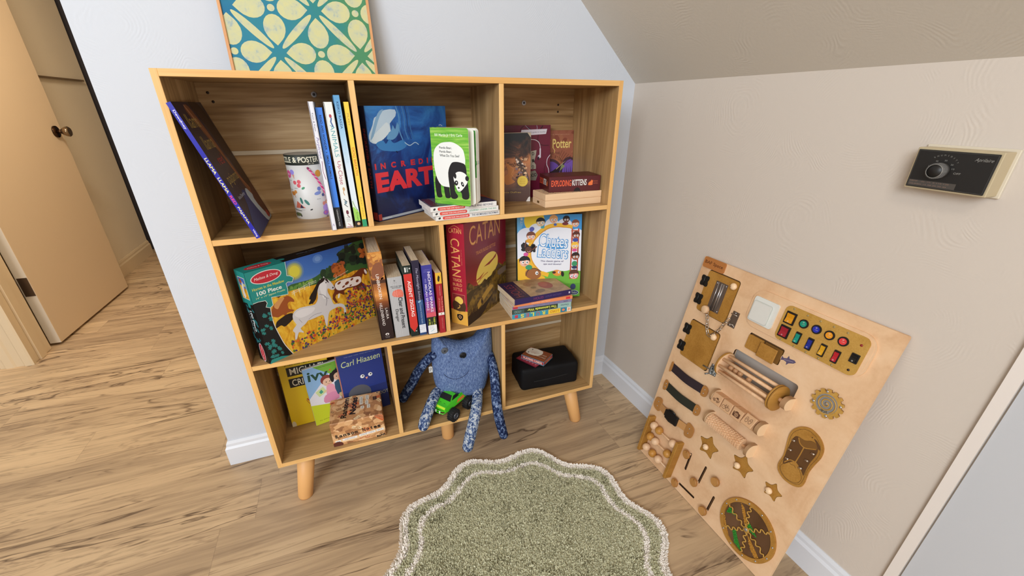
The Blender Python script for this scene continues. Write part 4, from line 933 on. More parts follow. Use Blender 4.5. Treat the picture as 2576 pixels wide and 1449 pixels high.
def art(f):
    s = f['left']; s.text('B', 18, 166, 4, 4, '3c3c40', 0, 0.02); s.text('PUTNAM', 18, 160, 8, 1.6, '5a5a5e'); s.text('NEW YORK TIMES', 20, 150, 30, 3, '3c3c40', -3, 0.02); s.text('BESTSELLER', 20, 146, 22, 2.4, '3c3c40', -3, 0.02)
    s.poly([(8, 132), (10, 122), (34, 118), (34, 136), (24, 141), (12, 138)], 'e0705c', 2); s.text('TOM CLANCY', 21, 130, 24, 12, 'e88a76', 0)
    s.text('Clear and Present', 26, 72, 92, 11, '1c1c20', -90, 0.02); s.text('Danger', 12, 66, 38, 10, '1c1c20', -90, 0.02)
    for x in (6, 10, 14, 19): s.line([(x, 2), (x, 174)], 0.3, 'dcdcdc')
    c = f['front']
book(spine_out(0.3578, 0.0165, R2, 0.0370, 1.0), 0.106, 0.0370, 0.176, 'b4b4b6', art, 'fat silver-grey mass-market paperback with black lettering on its spine')
def art(f):
    s = f['left']; s.rect(0, 0, 22, 206, '14241f'); s.poly([(0, 30), (10, 12), (22, 32), (22, 183), (0, 183)], 'd0342c'); s.rect(4, 188, 8, 201, 'e4e4e0'); s.rect(10, 188, 13, 201, '98a4a0'); s.ell(17, 197, 1.6, 2.2, 'e4e4e0')
    s.text('AGENT ZIGZAG', 12, 112, 104, 8.5, 'f0e6e0', -90, 0.02); s.text('A TRUE STORY OF NAZI ESPIONAGE, LOVE AND BETRAYAL', 4.4, 118, 92, 2.2, '5a1a18', -90); s.ell(15, 15, 2, 1.4, 'c8ccca')
    c = f['front']; c.rect(0, 0, 130, 206, '2a4a4c')
book(spine_out(0.3985, 0.0085, R2, 0.0208, 0.9), 0.130, 0.0208, 0.206, '22403e', art, 'paperback with red and dark green spine between the grey and navy books')
def art(f):
    s = f['left']; s.rect(0, 0, 19, 106, '24487c'); s.rect(0, 106, 19, 217, '241e38'); s.text('The Moonlight School', 10, 150, 92, 7.4, 'b8b4cc', -90, 0, 0.35); s.text('SUZANNE WOODS FISHER', 10, 66, 62, 4, 'a8bcd8', -90)
    s.ell(9, 101, 4, 3, '9cc0d8', 20); s.ell(12, 96, 3, 5, '4a6a94', 20); s.rect(1, 7, 19, 32, 'e4e8f0')
    for y, t_ in ((28, 'FIC FISHER'), (23, 'ELECTRONIC'), (18, 'KEY')): s.text(t_, 9, y, 13, 2, '8a94a8')
book(spine_out(0.4220, 0.0075, R2, 0.0186, 0.9), 0.130, 0.0186, 0.2174, '221e3a', art, 'tallest navy paperback with script lettering and white library label on its spine')
def art(f):
    s = f['left']
    for y0, y1, c in ((53, 66, 'd85a68'), (66, 80, 'b84e7c'), (80, 100, '8a4494'), (100, 125, '5c40a4'), (125, 204, '3c3a94')): s.rect(0, y0, 27, y1, c)
    s.rect(0, 0, 27, 53, '1f2a20'); s.text('NICHOLAS SPARKS', 17, 126, 116, 7.2, 'e6def0', -90, 0.02); s.text('MICAH SPARKS', 6.5, 112, 76, 6, 'dcd0ea', -90, 0.02); s.text('AND', 7, 160, 12, 4, 'a8a0dc', -90)
    s.text('THREE WEEKS', 20, 34, 34, 4.4, 'cfd84c', -90, 0.02); s.text('WITH', 13, 34, 10, 3.4, 'a8b04c', -90); s.text('MY BROTHER', 7, 30, 34, 4.4, 'cfd84c', -90, 0.02); s.text('#1 BESTSELLER', 13, 190, 16, 3, '7a78c8'); s.text('NEW YORK', 13, 185, 18, 3, '7a78c8')
    s.poly(rrect(1.5, 1.5, 25, 28, 2), 'eef0f0'); s.line([(8, 9), (13, 11), (18, 15)], 1.2, '6ab8c8', 3)
    for y, t_ in ((24, '813.54'), (20, 'SPARKS'), (16, 'MICAH')): s.text(t_, 11, y, 11, 2, '8a94a8')
    c = f['front']; c.rect(0, 0, 130, 204, '4a48b0')
book(spine_out(0.4440, 0.0020, R2, 0.0262, 0.6), 0.130, 0.0262, 0.203, '4644a8', art, 'paperback with blue, purple and green spine and white library label')
def art(f):
    s = f['left']; s.rect(0, 148, 17, 179, 'e8b83c'); s.poly([(5, 160), (8, 172), (12, 166), (13, 174), (10, 156), (7, 154)], '1c1814', 2); s.text('STEPHEN CRANE', 9, 128, 28, 2.6, 'e0a8a0', -90); s.text('The Red Badge', 12, 88, 46, 4.4, 'e8a494', -90); s.text('of Courage', 5, 88, 38, 4.2, 'e8a494', -90)
    s.rect(0, 55, 17, 63, 'ece6e0'); s.ell(8, 59, 1.4, 2, '9a8a44'); s.text('GREAT READING', 9, 30, 34, 2.4, 'd08a84', -90)
book(spine_out(0.4765, -0.0010, R2, 0.0160, 0.5), 0.106, 0.0160, 0.179, 'a8242e', art, 'thin red paperback with yellow top of spine, against the divider')

# ------------------------------------------------------------------ middle row, right cell
RED = M('8e1f30', 0.32)
def cat_mat():
    t = NT('sunset_cover', 0.3, 0.5); tc = t.n('ShaderNodeTexCoord'); sp = t.n('ShaderNodeSeparateXYZ'); t.l(tc.outputs['Object'], sp.inputs[0])
    v = t.coords((14, 14, 14)); a = t.math('ADD', t.math('MULTIPLY', sp.outputs[2], 3.4), t.math('MULTIPLY_ADD', t.noise(v, 1, 4), 0.14, -0.07))
    t.base(t.ramp(a, [(0.25, 'b0442c'), (0.42, '9a2f30'), (0.6, '7c2032'), (0.95, '8a2032')])); return t.m
def land():
    t = NT('painted_land', 0.35, 0.4); v = t.coords((40, 40, 40)); n = t.noise(v, 1, 5, 0.65, 1.0)
    t.base(t.ramp(n, [(0.3, '33231a'), (0.45, '5c4626'), (0.58, '8a6c2c'), (0.75, 'a8842e')])); return t.m
LAND = land()
def art(f):
    c = f['front']; c.rect(0, 0, 236, 298, cat_mat())
    GOLD = M('e8a860', 0.35)
    c.text('CATAN', 112, 254, 172, 54, M('b06a34', 0.35), -2, 0.0); c.text('CATAN', 111, 255, 171, 52, GOLD, -2, -0.008); c.text('TRADE BUILD SETTLE', 112, 201, 112, 10, 'd08c50', -1, 0.01); c.text('KLAUS TEUBER', 100, 288, 60, 5, '9a4a48')
    c.ell(118, 138, 66, 44, M('f4d86a', 0.35), 16, 48); c.poly([(96, 150), (150, 160), (176, 172), (168, 160), (130, 148)], '9a3a34'); c.poly([(38, 122), (70, 126), (100, 134), (76, 120)], 'b85a34'); c.line([(50, 108), (90, 122), (120, 126)], 2.5, 'c06a3c', 3)
    c.poly([(0, 118), (20, 126), (39, 110), (79, 104), (100, 112), (121, 99), (150, 118), (166, 121), (185, 136), (213, 120), (236, 122), (236, 0), (0, 0)], LAND, 2)
    c.poly([(0, 60), (40, 92), (80, 96), (121, 90), (150, 108), (120, 108), (100, 102), (50, 100), (0, 100)], '4a3a20', 2); c.poly([(180, 110), (236, 112), (236, 96), (190, 92)], '7c6a5c', 2); c.poly([(165, 118), (185, 134), (205, 118)], '5c4640')
    c.poly([(60, 30), (110, 55), (150, 70), (130, 80), (90, 66), (50, 44)], 'b8903c', 3); c.poly([(0, 0), (70, 0), (110, 20), (150, 48), (120, 40), (60, 28), (0, 30)], '2e1f1a', 2)
    for x, y in ((22, 30), (33, 36), (52, 34), (78, 48), (84, 44), (15, 22), (42, 26)): c.ell(x, y, 3, 9, '2a1616'); c.ell(x, y + 11, 2.2, 2.6, '4a2c20')
    c.blobs(60, 88, 130, 108, 24, 3, 6, ['3a3018', '4c3c1c'], 8)
    s = f['left']; s.rect(0, 0, 55, 298, M('a82238', 0.32)); s.rect(0, 0, 55, 46, M('e8b04c', 0.35)); s.rect(7, 44, 49, 96, 'c86a5c'); s.rect(8.5, 45, 47.5, 94, '8a2c30'); s.ell(28, 76, 14, 12, 'f0cc60'); s.poly([(8.5, 72), (24, 70), (34, 64), (47.5, 72), (47.5, 45), (8.5, 45)], '4a3220', 2); s.line([(22, 50), (30, 56), (28, 62)], 3, 'c89a48', 3)
    s.text('CATAN', 27, 277, 40, 13, 'f0b468', 0, 0.0); s.line([(14, 285), (27, 291), (42, 284)], 1, 'e8a860', 4)
    s.text('CATAN', 25, 202, 108, 28, 'eeb066', -90, 0.0); s.text('KLAUS TEUBER', 44, 205, 44, 2.6, 'c87a5c', -90)
    for y, t_ in ((138, 'TRADE'), (124, 'BUILD'), (110, 'SETTLE')): s.text(t_, 26, y, 30, 9, 'e8a46a', 0, 0.01)
    s.text('3071', 28, 38, 10, 4, '8a5a2c'); s.poly([(20, 32), (38, 32), (38, 20), (29, 12), (20, 20)], '1f1a1c', 2); s.ell(29, 24, 5, 5, 'd8a04c'); s.ell(29, 24, 3, 3, '2c2c50')
carton('board_game_box', at(0.5606, 0.0095, R2, 41.5), 0.2345, 0.055, 0.2985, '8e1f30', art, 'tall dark red board game box with a yellow setting sun and gold title', 'game box')

def kid(c, x, y, r, skin, hair, hrot=0, eyes=True, look=1):
    c.ell(x, y + r * 0.28, r * 1.12, r * 1.0, hair, hrot); c.ell(x, y, r, r * 0.86, skin)
    c.poly([(x + r * 1.04 * math.cos(R(a_)), y + r * .93 * math.sin(R(a_))) for a_ in range(18, 165, 12)] + [(x - r * .2, y + r * .30), (x + r * .4, y + r * .42)], hair)
    if eyes:
        for sx in (-.35, .45): c.ell(x + sx * r, y - 0.02 * r, r * .27, r * .31, 'f4f4f4'); c.ell(x + sx * r + .06 * r * look, y - .04 * r, r * .12, r * .14, '141418')
    c.line([(x - .1 * r, y - .5 * r), (x + .15 * r, y - .55 * r), (x + .35 * r, y - .42 * r)], r * .1, 'a84040')
def art(f):
    c = f['front']; SK = M('3f9ade', 0.35); c.rect(0, 0, 206, 267, SK)
    c.poly([(0, 270), (30, 270), (0, 190)], '6ab4e4'); c.ell(54, 250, 32, 34, 'f4d636', 0, 36)
    for x, y, r_ in ((30, 195, 34), (12, 150, 40), (60, 215, 26), (110, 232, 24), (150, 228, 26), (190, 195, 26), (200, 160, 30), (195, 120, 30)): c.ell(x, y, r_, r_, 'e8edf8')
    c.rect(0, 60, 206, 180, 'e8edf8')
    c.ell(150, 40, 110, 52, '6fb83c', 0, 36); c.ell(30, 40, 60, 55, '6fb83c', 0, 30); c.rect(0, 0, 206, 45, '5fa832')
    YL = M('f2bc34', 0.35); arc = [(176, 226), (132, 234), (94, 228), (60, 204), (42, 176), (38, 140), (48, 112), (70, 88), (100, 76)]
    c.line(arc, 13, YL, 6); c.poly([(0, 130), (40, 140), (50, 100), (70, 80), (90, 64), (0, 64)], YL, 2); c.line([(176, 222), (132, 229), (94, 223), (64, 200), (46, 174), (43, 140), (53, 112), (76, 90)], 2.6, 'd8922c', 5)
    c.poly([(175.5, 220), (132.6, 226), (94.1, 219.5), (63.5, 196), (48.1, 173.9), (46.0, 139.4), (55.8, 113.7), (79.4, 89.1), (122.9, 90.2), (160.9, 87.5), (176, 105), (178, 192)], 'edf0f8', 4)
    for x in (171.5, 196): c.line([(x + (0 if x > 180 else 4), 222), (x - (0 if x < 180 else 2), 60)], 4.4, 'b84830')
    for y in (70, 100, 130, 160, 190, 215): c.line([(172, y), (196, y)], 3.6, 'c05a38')
    c.ell(50, 82, 26, 18, 'a06434', -10); c.line([(26, 76), (34, 94), (56, 100), (76, 88)], 2, '2c1c14', 4); c.ell(62, 84, 5, 6, 'f0f0f0'); c.ell(63, 83, 2, 2.4, '1a1a1a')
    for args in ((73.9, 242.6, 13, 'ecd0a4', '141418'), (114.9, 250.7, 12, 'f0b890', 'eab070'), (155.3, 250, 10, '6a3a24', '1c1210'), (185, 236, 11, 'f0b494', '8a4c34'), (43.3, 200.6, 13, 'f0b8a0', '7a4430'), (22.7, 121, 16, 'f2bca4', '101014'), (188, 199.7, 11, 'a05c3c', '5a2c20'), (184.7, 167, 11, 'f4c888', 'f2c040'), (187.7, 132, 12, '9a5a40', '2c1814'), (184, 72, 15, 'f0a890', '5a3424')): kid(c, *args)
    c.blobs(16, 158, 54, 178, 26, 6, 9, ['17131a'], 3); c.ell(35, 160, 11, 10, '5a3424'); c.line([(31, 156), (36, 153), (41, 157)], 1.4, 'f0b0b0', 3); c.line([(24, 168), (28, 190)], 4, '6a3c28'); c.line([(48, 160), (62, 170)], 4, '6a3c28')
    c.ell(80, 229, 6, 4, '4aa8ac'); c.ell(120, 236, 5, 4, '4a64b0'); c.ell(152, 238, 10, 5, '7a2c34'); c.ell(46, 224, 8, 7, '5560b4', 30); c.ell(37, 188, 10, 6, 'e8a830')
    c.ell(27, 146, 8, 6, 'd85aa0'); c.ell(36, 104, 11, 8, '3a9a6c'); c.ell(186, 186, 9, 6, '3c4c9c'); c.ell(184, 154, 8, 5, 'd84a90'); c.ell(185, 110, 9, 9, '3a9464'); c.ell(185, 98, 9, 5, '26345c'); c.ell(182, 34, 9, 10, '2c3c6a')
    for x in (176.5, 190): c.poly(ellpts(x, 69, 6.2, 6.2), 'd870a4'); c.ell(x, 69, 5, 5, 'f4f4f4'); c.ell(x + 1, 68.5, 1.8, 2, '1a1a1a')
    c.ell(128, 82, 15, 10, 'e8963c', -10); c.ell(118, 84, 6, 4, '4a2014'); c.ell(146, 78, 5, 9, '1c1614', 10); c.ell(134, 84, 3.6, 4, 'f4f4f4'); c.ell(135, 84, 1.6, 1.8, '141414')
    BL = M('4a9ada', 0.3)
    for tx, x, y, ln, h_ in (('Chutes', 116, 185, 90, 38), ('Ladders', 114, 150, 96, 36)):
        c.text(tx, x, y, ln + 5, h_ + 5, BL, -6, 0.04)
    c.ell(118, 168, 40, 8, BL, -6)
    for tx, x, y, ln, h_ in (('Chutes', 116, 185, 90, 38), ('Ladders', 114, 150, 96, 36)): c.text(tx, x, y, ln, h_, 'f6f8fc', -6, 0.0)
    c.text('and', 84, 167, 15, 7, 'f6f8fc', -4, 0.01); c.text('The classic game of', 111, 120.5, 75, 6.6, '5c5478', -3, 0.01); c.text('ups and downs!', 112, 111, 58, 6.6, '5c5478', -3, 0.01)
    c.ell(186, 14, 15, 8, 'e8eef4', -5, 28); c.ell(186, 14, 14, 7, '1f3c6a', -5, 28); c.text('Hasbro', 186, 15, 19, 5, 'e4e8f0', -5); c.text('GAMING', 186, 9.6, 12, 2, 'c4ccd8', -5)
    c.ell(14, 256, 4, 4, 'd8e8f6'); c.text('3+', 13, 246, 7, 7, 'c8e0f4', 0, 0.02); c.text('AGES', 13, 239, 7, 2, 'c8e0f4')
    s = f['right']; s.rect(0, 0, 40, 267, '2c4a3a'); s.text('Chutes and Ladders', 20, 140, 150, 14, '7a9a5c', -90)
carton('board_game_box', at(0.7605, 0.1175, R2 + 0.0062, -14.6, 8.6), 0.2055, 0.038, 0.2665, '2f4a3c', art, 'blue and white children\'s board game box with cartoon kids around a slide', 'game box')

def a1(f):
    s = f['left']; s.rect(0, 0, 17, 193, M('3a9ab4', 0.35)); s.rect(3, 8, 13, 18, 'c83c50')
    for ch_, z_, c_ in (('S', 32, 'f0dc40'), ('E', 48, 'b85a6a'), ('L', 64, 'e8e04c'), ('U', 82, 'b0606a'), ('R', 100, 'e8d83c')): s.text(ch_, 8, z_, 11, 12, c_, -90, 0.03)
    s.rect(1, 116, 16, 156, 'f4cc3c'); s.text('LORD', 8.5, 136, 30, 8, 'c87c28', -90, 0.02); s.poly([(1, 158), (16, 158), (16, 170), (8, 177), (1, 170)], '2f7a9c'); s.ell(8, 166, 4, 5, 'e88a5c'); s.rect(1, 178, 16, 191, 'f2ead8'); s.text('IE', 8, 184, 9, 9, 'e07838', -90, 0.02)
book(flat_dn(0.6937, 0.0010, R2, -3.2), 0.128, 0.0157, 0.193, 'e9e4da', lambda f: a1(f), 'teal paperback with big yellow letters on its spine, bottom of the stack of five', group='stack of five paperbacks', spine='3a9ab4')
def a2(f):
    s = f['left']; s.rect(0, 0, 16, 193, '2c3c34'); s.rect(0, 147, 16, 193, '9cc0b8'); s.text('The Lemonade War', 8, 96, 96, 8.5, 'd8dc54', -90, 0.03); s.text('Davies', 8, 170, 26, 5, '2a4a68', -90, 0.01); s.rect(2, 3, 14, 38, '3f5a58'); s.text('1930', 8, 18, 20, 8, '8ca8a0', -90)
book(flat_dn(0.6935, 0.0015, R2 + 0.0159, -2.9), 0.128, 0.0152, 0.1925, 'dcd8d0', a2, 'dark green and pale teal spined paperback, second from the bottom of the stack of five', group='stack of five paperbacks', spine='2c3c34')
def a3(f):
    s = f['left']; s.rect(0, 0, 12, 193, '8a86a8'); s.rect(2, 2, 9, 17, 'b8384c'); s.text('THE MISFITS OF THE LONELY ONES', 6, 110, 88, 2.6, '3c3454', -90); s.text('HOWE', 6, 172, 14, 3.2, '2a2440', -90, 0.02)
book(flat_dn(0.6940, 0.0015, R2 + 0.0313, -3.3), 0.128, 0.0105, 0.1925, 'd8d0cc', a3, 'lilac-grey spined paperback, middle of the stack of five', group='stack of five paperbacks', spine='8a86a8')
def a4(f):
    s = f['left']; s.rect(0, 0, 12, 193, 'f0905c'); s.text('Number the Stars', 5, 104, 60, 3.6, 'f8d8bc', -90); s.rect(1.5, 8, 8.5, 22, 'd83440')
book(flat_up(0.6975, -0.0040, R2 + 0.0420, -2.2, 0.0098, 0.1895), 0.128, 0.0098, 0.1895, 'f09460', a4, 'thin orange paperback right under the sandy-covered top book', group='stack of five paperbacks')
def sand_mat():
    t = NT('sandy_cover', 0.4, 0.4); v = t.coords((22, 22, 22)); n = t.noise(v, 1, 5, 0.6, 1.2); t.base(t.ramp(n, [(0.3, '8f7454'), (0.5, 'b0906a'), (0.7, 'c4a680')])); return t.m
def a5(f):
    c = f['front']; c.rect(0, 0, 128, 190, sand_mat()); c.rect(0, 138, 128, 190, '2c1c40'); c.text('HOLES', 60, 166, 96, 26, M('8c3440', 0.35), 0, -0.01)
    c.ell(62, 56, 27, 22, '9c5048', 0); c.ell(70, 62, 18, 14, 'a85c50'); c.ell(28, 92, 12, 18, '84705c', 20); c.ell(88, 108, 16, 12, 'a07858'); c.ell(58, 100, 8, 9, '8c7454'); c.ell(100, 30, 12, 14, 'a8886a'); c.text('LOUIS SACHAR', 60, 145, 80, 4, '8c5a5c')
    c.blobs(4, 4, 124, 134, 60, 0.5, 1.3, ['54402c', '6a5238', '8c3c34'], 6)
    s = f['left']; s.rect(0, 0, 20, 190, '2c2058'); s.text('HOLES', 10, 112, 32, 8, '8c3c64', -90, 0.0); s.text('LOUIS SACHAR', 10, 62, 54, 5, '5c4c8c', -90, 0, 0.3); s.rect(6, 4, 12, 9, 'd8d4e4')
book(flat_up(0.6960, -0.0125, R2 + 0.0520, 2.8, 0.0182, 0.190), 0.128, 0.0182, 0.190, '2c2058', a5, 'purple and sandy paperback lying on top of the stack of five', group='stack of five paperbacks')

# ------------------------------------------------------------------ bottom row, left cell
YEL = M('e9c71c', 0.36)
def art(f):
    c = f['front']; c.text('#1 NEW YORK TIMES BESTSELLER', 66, 204, 96, 4.4, '4a3c10', 0, 0.01); c.rect(20, 168, 133, 197, '171310'); c.rect(20, 131, 133, 160, '171310')
    c.text('MICHAEL', 78, 182.5, 100, 21, 'ece6cc', 0, 0.01); c.text('CRICHTON', 80, 145.5, 104, 21, 'ece6cc', 0, 0.01); c.text('A NOVEL', 78, 122, 30, 3, '7a6418')
    c.rect(60, 103, 118, 115, 'e8e0b8'); c.text('NEXT', 86, 109, 40, 8, '1c1814', 0, 0.01)
    for k in range(13): c.rect(62 + 4 * k, 48, 62 + 4 * k + (2.4 if k % 3 else 1.2), 101, '1c1814')
    c.line([(56, 84), (66, 72), (80, 72), (86, 86), (94, 80), (98, 66)], 3.4, 'b8442c', 5); c.ell(72, 66, 9, 5, 'b8442c', 20); c.line([(54, 80), (60, 66), (72, 60)], 1.4, 'b8442c', 4)
    s = f['left']; s.text('CRICHTON', 12, 140, 90, 14, '2c2410', -90)
    c.ell(6, 6, 6, 12, 'd8cba8')
book(at(0.0300, 0.149, R3 + 0.0012, 4, 6), 0.133, 0.022, 0.214, YEL, art, 'yellow paperback with black title bars, leftmost on the bottom shelf')
def art(f):
    c = f['front']; c.rect(0, 0, 132, 190, 'e6e6ee'); c.poly([(0, 190), (60, 190), (80, 168), (0, 92)], '8fbbe6'); c.poly([(28, 190), (132, 190), (132, 172), (74, 152)], '7cb83c'); c.poly([(132, 172), (96, 156), (132, 130)], 'dfe04a'); c.poly([(0, 70), (132, 40), (132, 0), (0, 0)], 'c8d62c')
    c.poly([(60, 30), (132, 60), (132, 30), (80, 20)], 'e9ecd8')
    c.text('ivy', 38, 156, 58, 40, '1f4a3a', -4, 0.02); c.text('BEAN', 116, 160, 54, 17, '24445c', 4, 0.02); c.text('+', 74, 166, 7, 7, 'e0603c', 0, 0.05); c.text('annie barrows', 60, 184, 44, 3.4, '3c5c2c')
    c.text('by annie barrows', 44, 12, 62, 4, '5c6420'); c.poly([(50, 56), (70, 62), (58, 66)], '5c6878')
    # two girls
    c.ell(58, 138, 17, 16, '8c3c34'); c.ell(60, 130, 14, 13, 'e8c0a4'); c.ell(91, 146, 18, 17, '1a1518'); c.ell(92, 138, 13, 13, 'e6bc9c'); c.ell(74, 140, 6, 16, '1a1518')
    c.poly([(54, 118), (74, 118), (78, 90), (70, 70), (50, 78)], 'e8a0b4', 2); c.poly([(44, 88), (76, 92), (82, 66), (40, 64)], 'dc90b0', 3); c.poly([(78, 122), (100, 124), (104, 92), (100, 76), (80, 80)], '2f5470', 2); c.poly([(84, 82), (102, 84), (102, 70), (86, 68)], 'd8bc84')
    c.ell(108, 116, 9, 8, 'b84a4c', -20); c.ell(110, 113, 6, 3, 'e8e4e4', -20); c.ell(106, 119, 5, 2.5, '3c6a9c', -20)
    c.poly([(20, 108), (44, 120), (52, 100), (28, 90)], 'cfe0a0'); c.poly([(30, 106), (38, 112), (42, 102), (34, 98)], '48a088'); c.line([(54, 106), (44, 100)], 3, 'e8b8a0'); c.line([(52, 64), (54, 52)], 2, 'e8b8a0'); c.line([(68, 66), (70, 54)], 2, 'e8b8a0'); c.line([(90, 70), (90, 58)], 2, 'a86a4c'); c.line([(98, 70), (98, 58)], 2, 'a86a4c')
    for x, y in ((56, 131), (66, 131), (88, 139), (98, 139)): c.ell(x, y, 1.4, 1.8, '2c1c1c')
    c.line([(58, 124), (62, 122.6), (66, 124)], 0.8, 'a84040'); c.line([(90, 132), (94, 130.6), (98, 132)], 0.8, 'a84040')
book(at(0.0975, 0.1285, R3 + 0.0008, 14, 8), 0.132, 0.009, 0.192, 'd6d8dc', art, 'light children\'s paperback with two cartoon girls on the bottom shelf', page=PAGEW)
def art(f):
    c = f['front']; DB = M('2a3c86', 0.36); c.rect(0, 0, 138, 216, DB); c.rect(0, 0, 138, 88, '22306e'); c.text('THE NEW YORK TIMES BESTSELLER', 70, 207, 92, 3.4, '8a98c4', 0); c.text('Carl Hiaasen', 70, 186, 116, 19, 'dce6a0', 2, 0.0, 0.2)
    for x in (66, 90): c.ell(x, 130, 7.2, 7.2, '20306c'); c.ell(x, 130, 6.4, 6.4, 'eef0f0'); c.ell(x + 1.5, 131, 2.4, 2.4, '141420')
    c.poly([(74, 124), (82, 124), (77, 116)], 'e8a088'); c.ell(50, 74, 34, 30, '5a5a62', 0, 36); c.text('HOOT', 116, 55, 40, 12, 'a8a87c', 0)
    c.rect(0, 0, 2, 216, 'c8785c')
book(at(0.1885, 0.1300, R3 + 0.0005, 9, 5), 0.135, 0.018, 0.2155, '2a3c86', art, 'navy blue paperback with two cartoon eyes and a beak, behind on the bottom shelf', spine='d09078')
def newspaper():
    t = NT('newsprint_clippings', 0.4, 0.4); v = t.coords((1, 1, 1)); vo = t.n('ShaderNodeTexVoronoi', distance='CHEBYCHEV'); vo.inputs['Scale'].default_value = 55
    t.l(t.coords((1, 1, 1.6), rot=(0.3, 0.5, 0.4)), vo.inputs['Vector']); n = t.noise(v, 60, 4, 0.6)
    sp = t.n('ShaderNodeSeparateColor'); t.l(vo.outputs['Color'], sp.inputs[0])
    a = t.math('ADD', t.math('MULTIPLY', sp.outputs[0], 0.65), t.math('MULTIPLY', n, 0.35))
    t.base(t.ramp(a, [(0.12, '8a5c3c'), (0.3, 'b07c50'), (0.5, 'd29c68'), (0.7, 'e2b482'), (0.9, 'f0cca0')])); return t.m
def art(f):
    INK = M('17120f', 0.4)
    for s, w, h, rot in ((f['front'], 145.5, 82, 0), (f['top'], 145.5, 117, 0)):
        rn = random.Random(11 if h > 100 else 12)
        for k in range(15 if h > 100 else 9):
            x, y = rn.uniform(6, w - 6), rn.uniform(4, h - 4); s_ = rn.choice(('ly', 'indoor', 'MORE', 'c', 'love', 'BALL', 'O', 'U', 'TALES', 'the', 'bears', 'UN', 'i', 'music')); a = rn.uniform(-70, 70)
            q = rn.choice(('d8703c', 'e8cc98', 'c87850', 'f0dcb0', 'c09060', 'dcb470')); l_ = 5 + 3.4 * len(s_); hh = rn.uniform(7, 11)
            s.poly([(x + (u * math.cos(R(a)) - v_ * math.sin(R(a))), y + (u * math.sin(R(a)) + v_ * math.cos(R(a)))) for u, v_ in ((-l_ / 2 - 2, -hh / 2 - 1), (l_ / 2 + 2, -hh / 2 - 1), (l_ / 2 + 2, hh / 2 + 1), (-l_ / 2 - 2, hh / 2 + 1))], q)
            s.text(s_, x, y, l_, hh * .7, rn.choice(('f0d8b0', '3c241a', 'b0482c', '7a4a2c')), a)
    s = f['front']; s.poly([(4, 22), (70, 24), (146, 36), (146, 24), (60, 12), (4, 8)], 'efc998')
    
    for k_, ch_ in enumerate('Ransom Notes'):
        if ch_ != ' ': s.text(ch_, 13 + 10.6 * k_, (34.5 if ch_ in 'RNt' else 33) + .75 * k_, 8.2 if ch_ != 't' else 6, 13 if ch_ in 'RN' else (10.5 if ch_ == 't' else 8.6), INK, 4, 0.035)
    for x, tx, l_ in ((14, 'the', 14), (46, 'ridiculous', 40), (84, 'word', 24), (106, 'magnet', 24), (131, 'game', 20)): 
        y = 15 + x * .09; s.poly([(x - l_ / 2, y - 4), (x + l_ / 2, y - 2.4), (x + l_ / 2, y + 5), (x - l_ / 2, y + 3.4)], 'eeeae6'); s.text(tx, x, y + .6, l_ * .7, 3.6, '4c4844', 4)
    s.ell(12, 6, 14, 10, '5c2c22'); s.text('BaAR', 132, 6, 26, 7, INK, 6, 0.04)
    t = f['top']
    t.text('Ransom', 42, 62, 92, 16, INK, 84, 0.03); t.text('Notes', 66, 66, 80, 18, INK, 84, 0.03)
    for x, y, tx, l_ in ((88, 84, 'ridiculous', 40), (90, 50, 'the', 13), (106, 94, 'game', 24), (104, 70, 'magnet', 20), (108, 50, 'word', 18)):
        a = R(88); t.poly([(x + u * math.cos(a) - v_ * math.sin(a), y + u * math.sin(a) + v_ * math.cos(a)) for u, v_ in ((-l_ / 2, -4.6), (l_ / 2, -4.6), (l_ / 2, 4.6), (-l_ / 2, 4.6))], 'e4dccc'); t.text(tx, x, y, l_ * .8, 4.4, '4c4844', 88)
    for k in range(4): t.rect(122 + 3 * k, 74, 124 + 3 * k, 92, '1c1612')
    t.ell(136, 108, 4.4, 4.4, 'e8d0a4'); t.ell(136, 108, 3, 3, '5c3a28')
carton('party_game_box', at(0.1462, 0.0145, R3, -2.2), 0.1455, 0.116, 0.0815, newspaper(), art, 'small orange game box covered in newspaper clippings on the bottom shelf', 'game box', bev=0.0022)
# ------------------------------------------------------------------ bottom row, middle cell: plush monster and toy truck
def knit(name, stops, sc, stretch=(1, 1, 0.45), bmp=0.0012):
    t = NT(name, 0.95, 0.05); v = t.coords((sc * stretch[0], sc * stretch[1], sc * stretch[2]))
    n = t.noise(v, 1.0, 4, 0.75, 0.3); t.base(t.ramp(n, stops))
    w = t.coords((260, 260, 190)); vo = t.n('ShaderNodeTexVoronoi'); vo.inputs['Scale'].default_value = 1.0; t.l(w, vo.inputs['Vector'])
    t.bump(t.math('SUBTRACT', 1.0, vo.outputs['Distance']), bmp, 0.9); return t.m
BODY = knit('blue_felted_knit', [(0.3, '48587e'), (0.45, '5c709c'), (0.58, '748ab2'), (0.75, '98a6c4')], 220, (1, 1, 0.5))
LIMB = knit('navy_white_knit', [(0.36, '262f50'), (0.44, '40547f'), (0.51, '7286aa'), (0.56, 'c4cad0'), (0.8, 'd8d8d2')], 120, (1, 1, 0.7), 0.002)
LIMBD = knit('dark_navy_knit', [(0.36, '1a203c'), (0.49, '2a365a'), (0.56, '6278a0'), (0.66, 'a4b0c8')], 110, (1, 1, 0.7), 0.002)
pm = thing('plush_monster', at(0.55, 0.12, R3), 'blue knitted monster plush with button eyes and long speckled arms and legs', 'stuffed toy')
def L(p): return (p[0] - 0.55, p[1] - 0.12, p[2] - R3)
mb = MB()
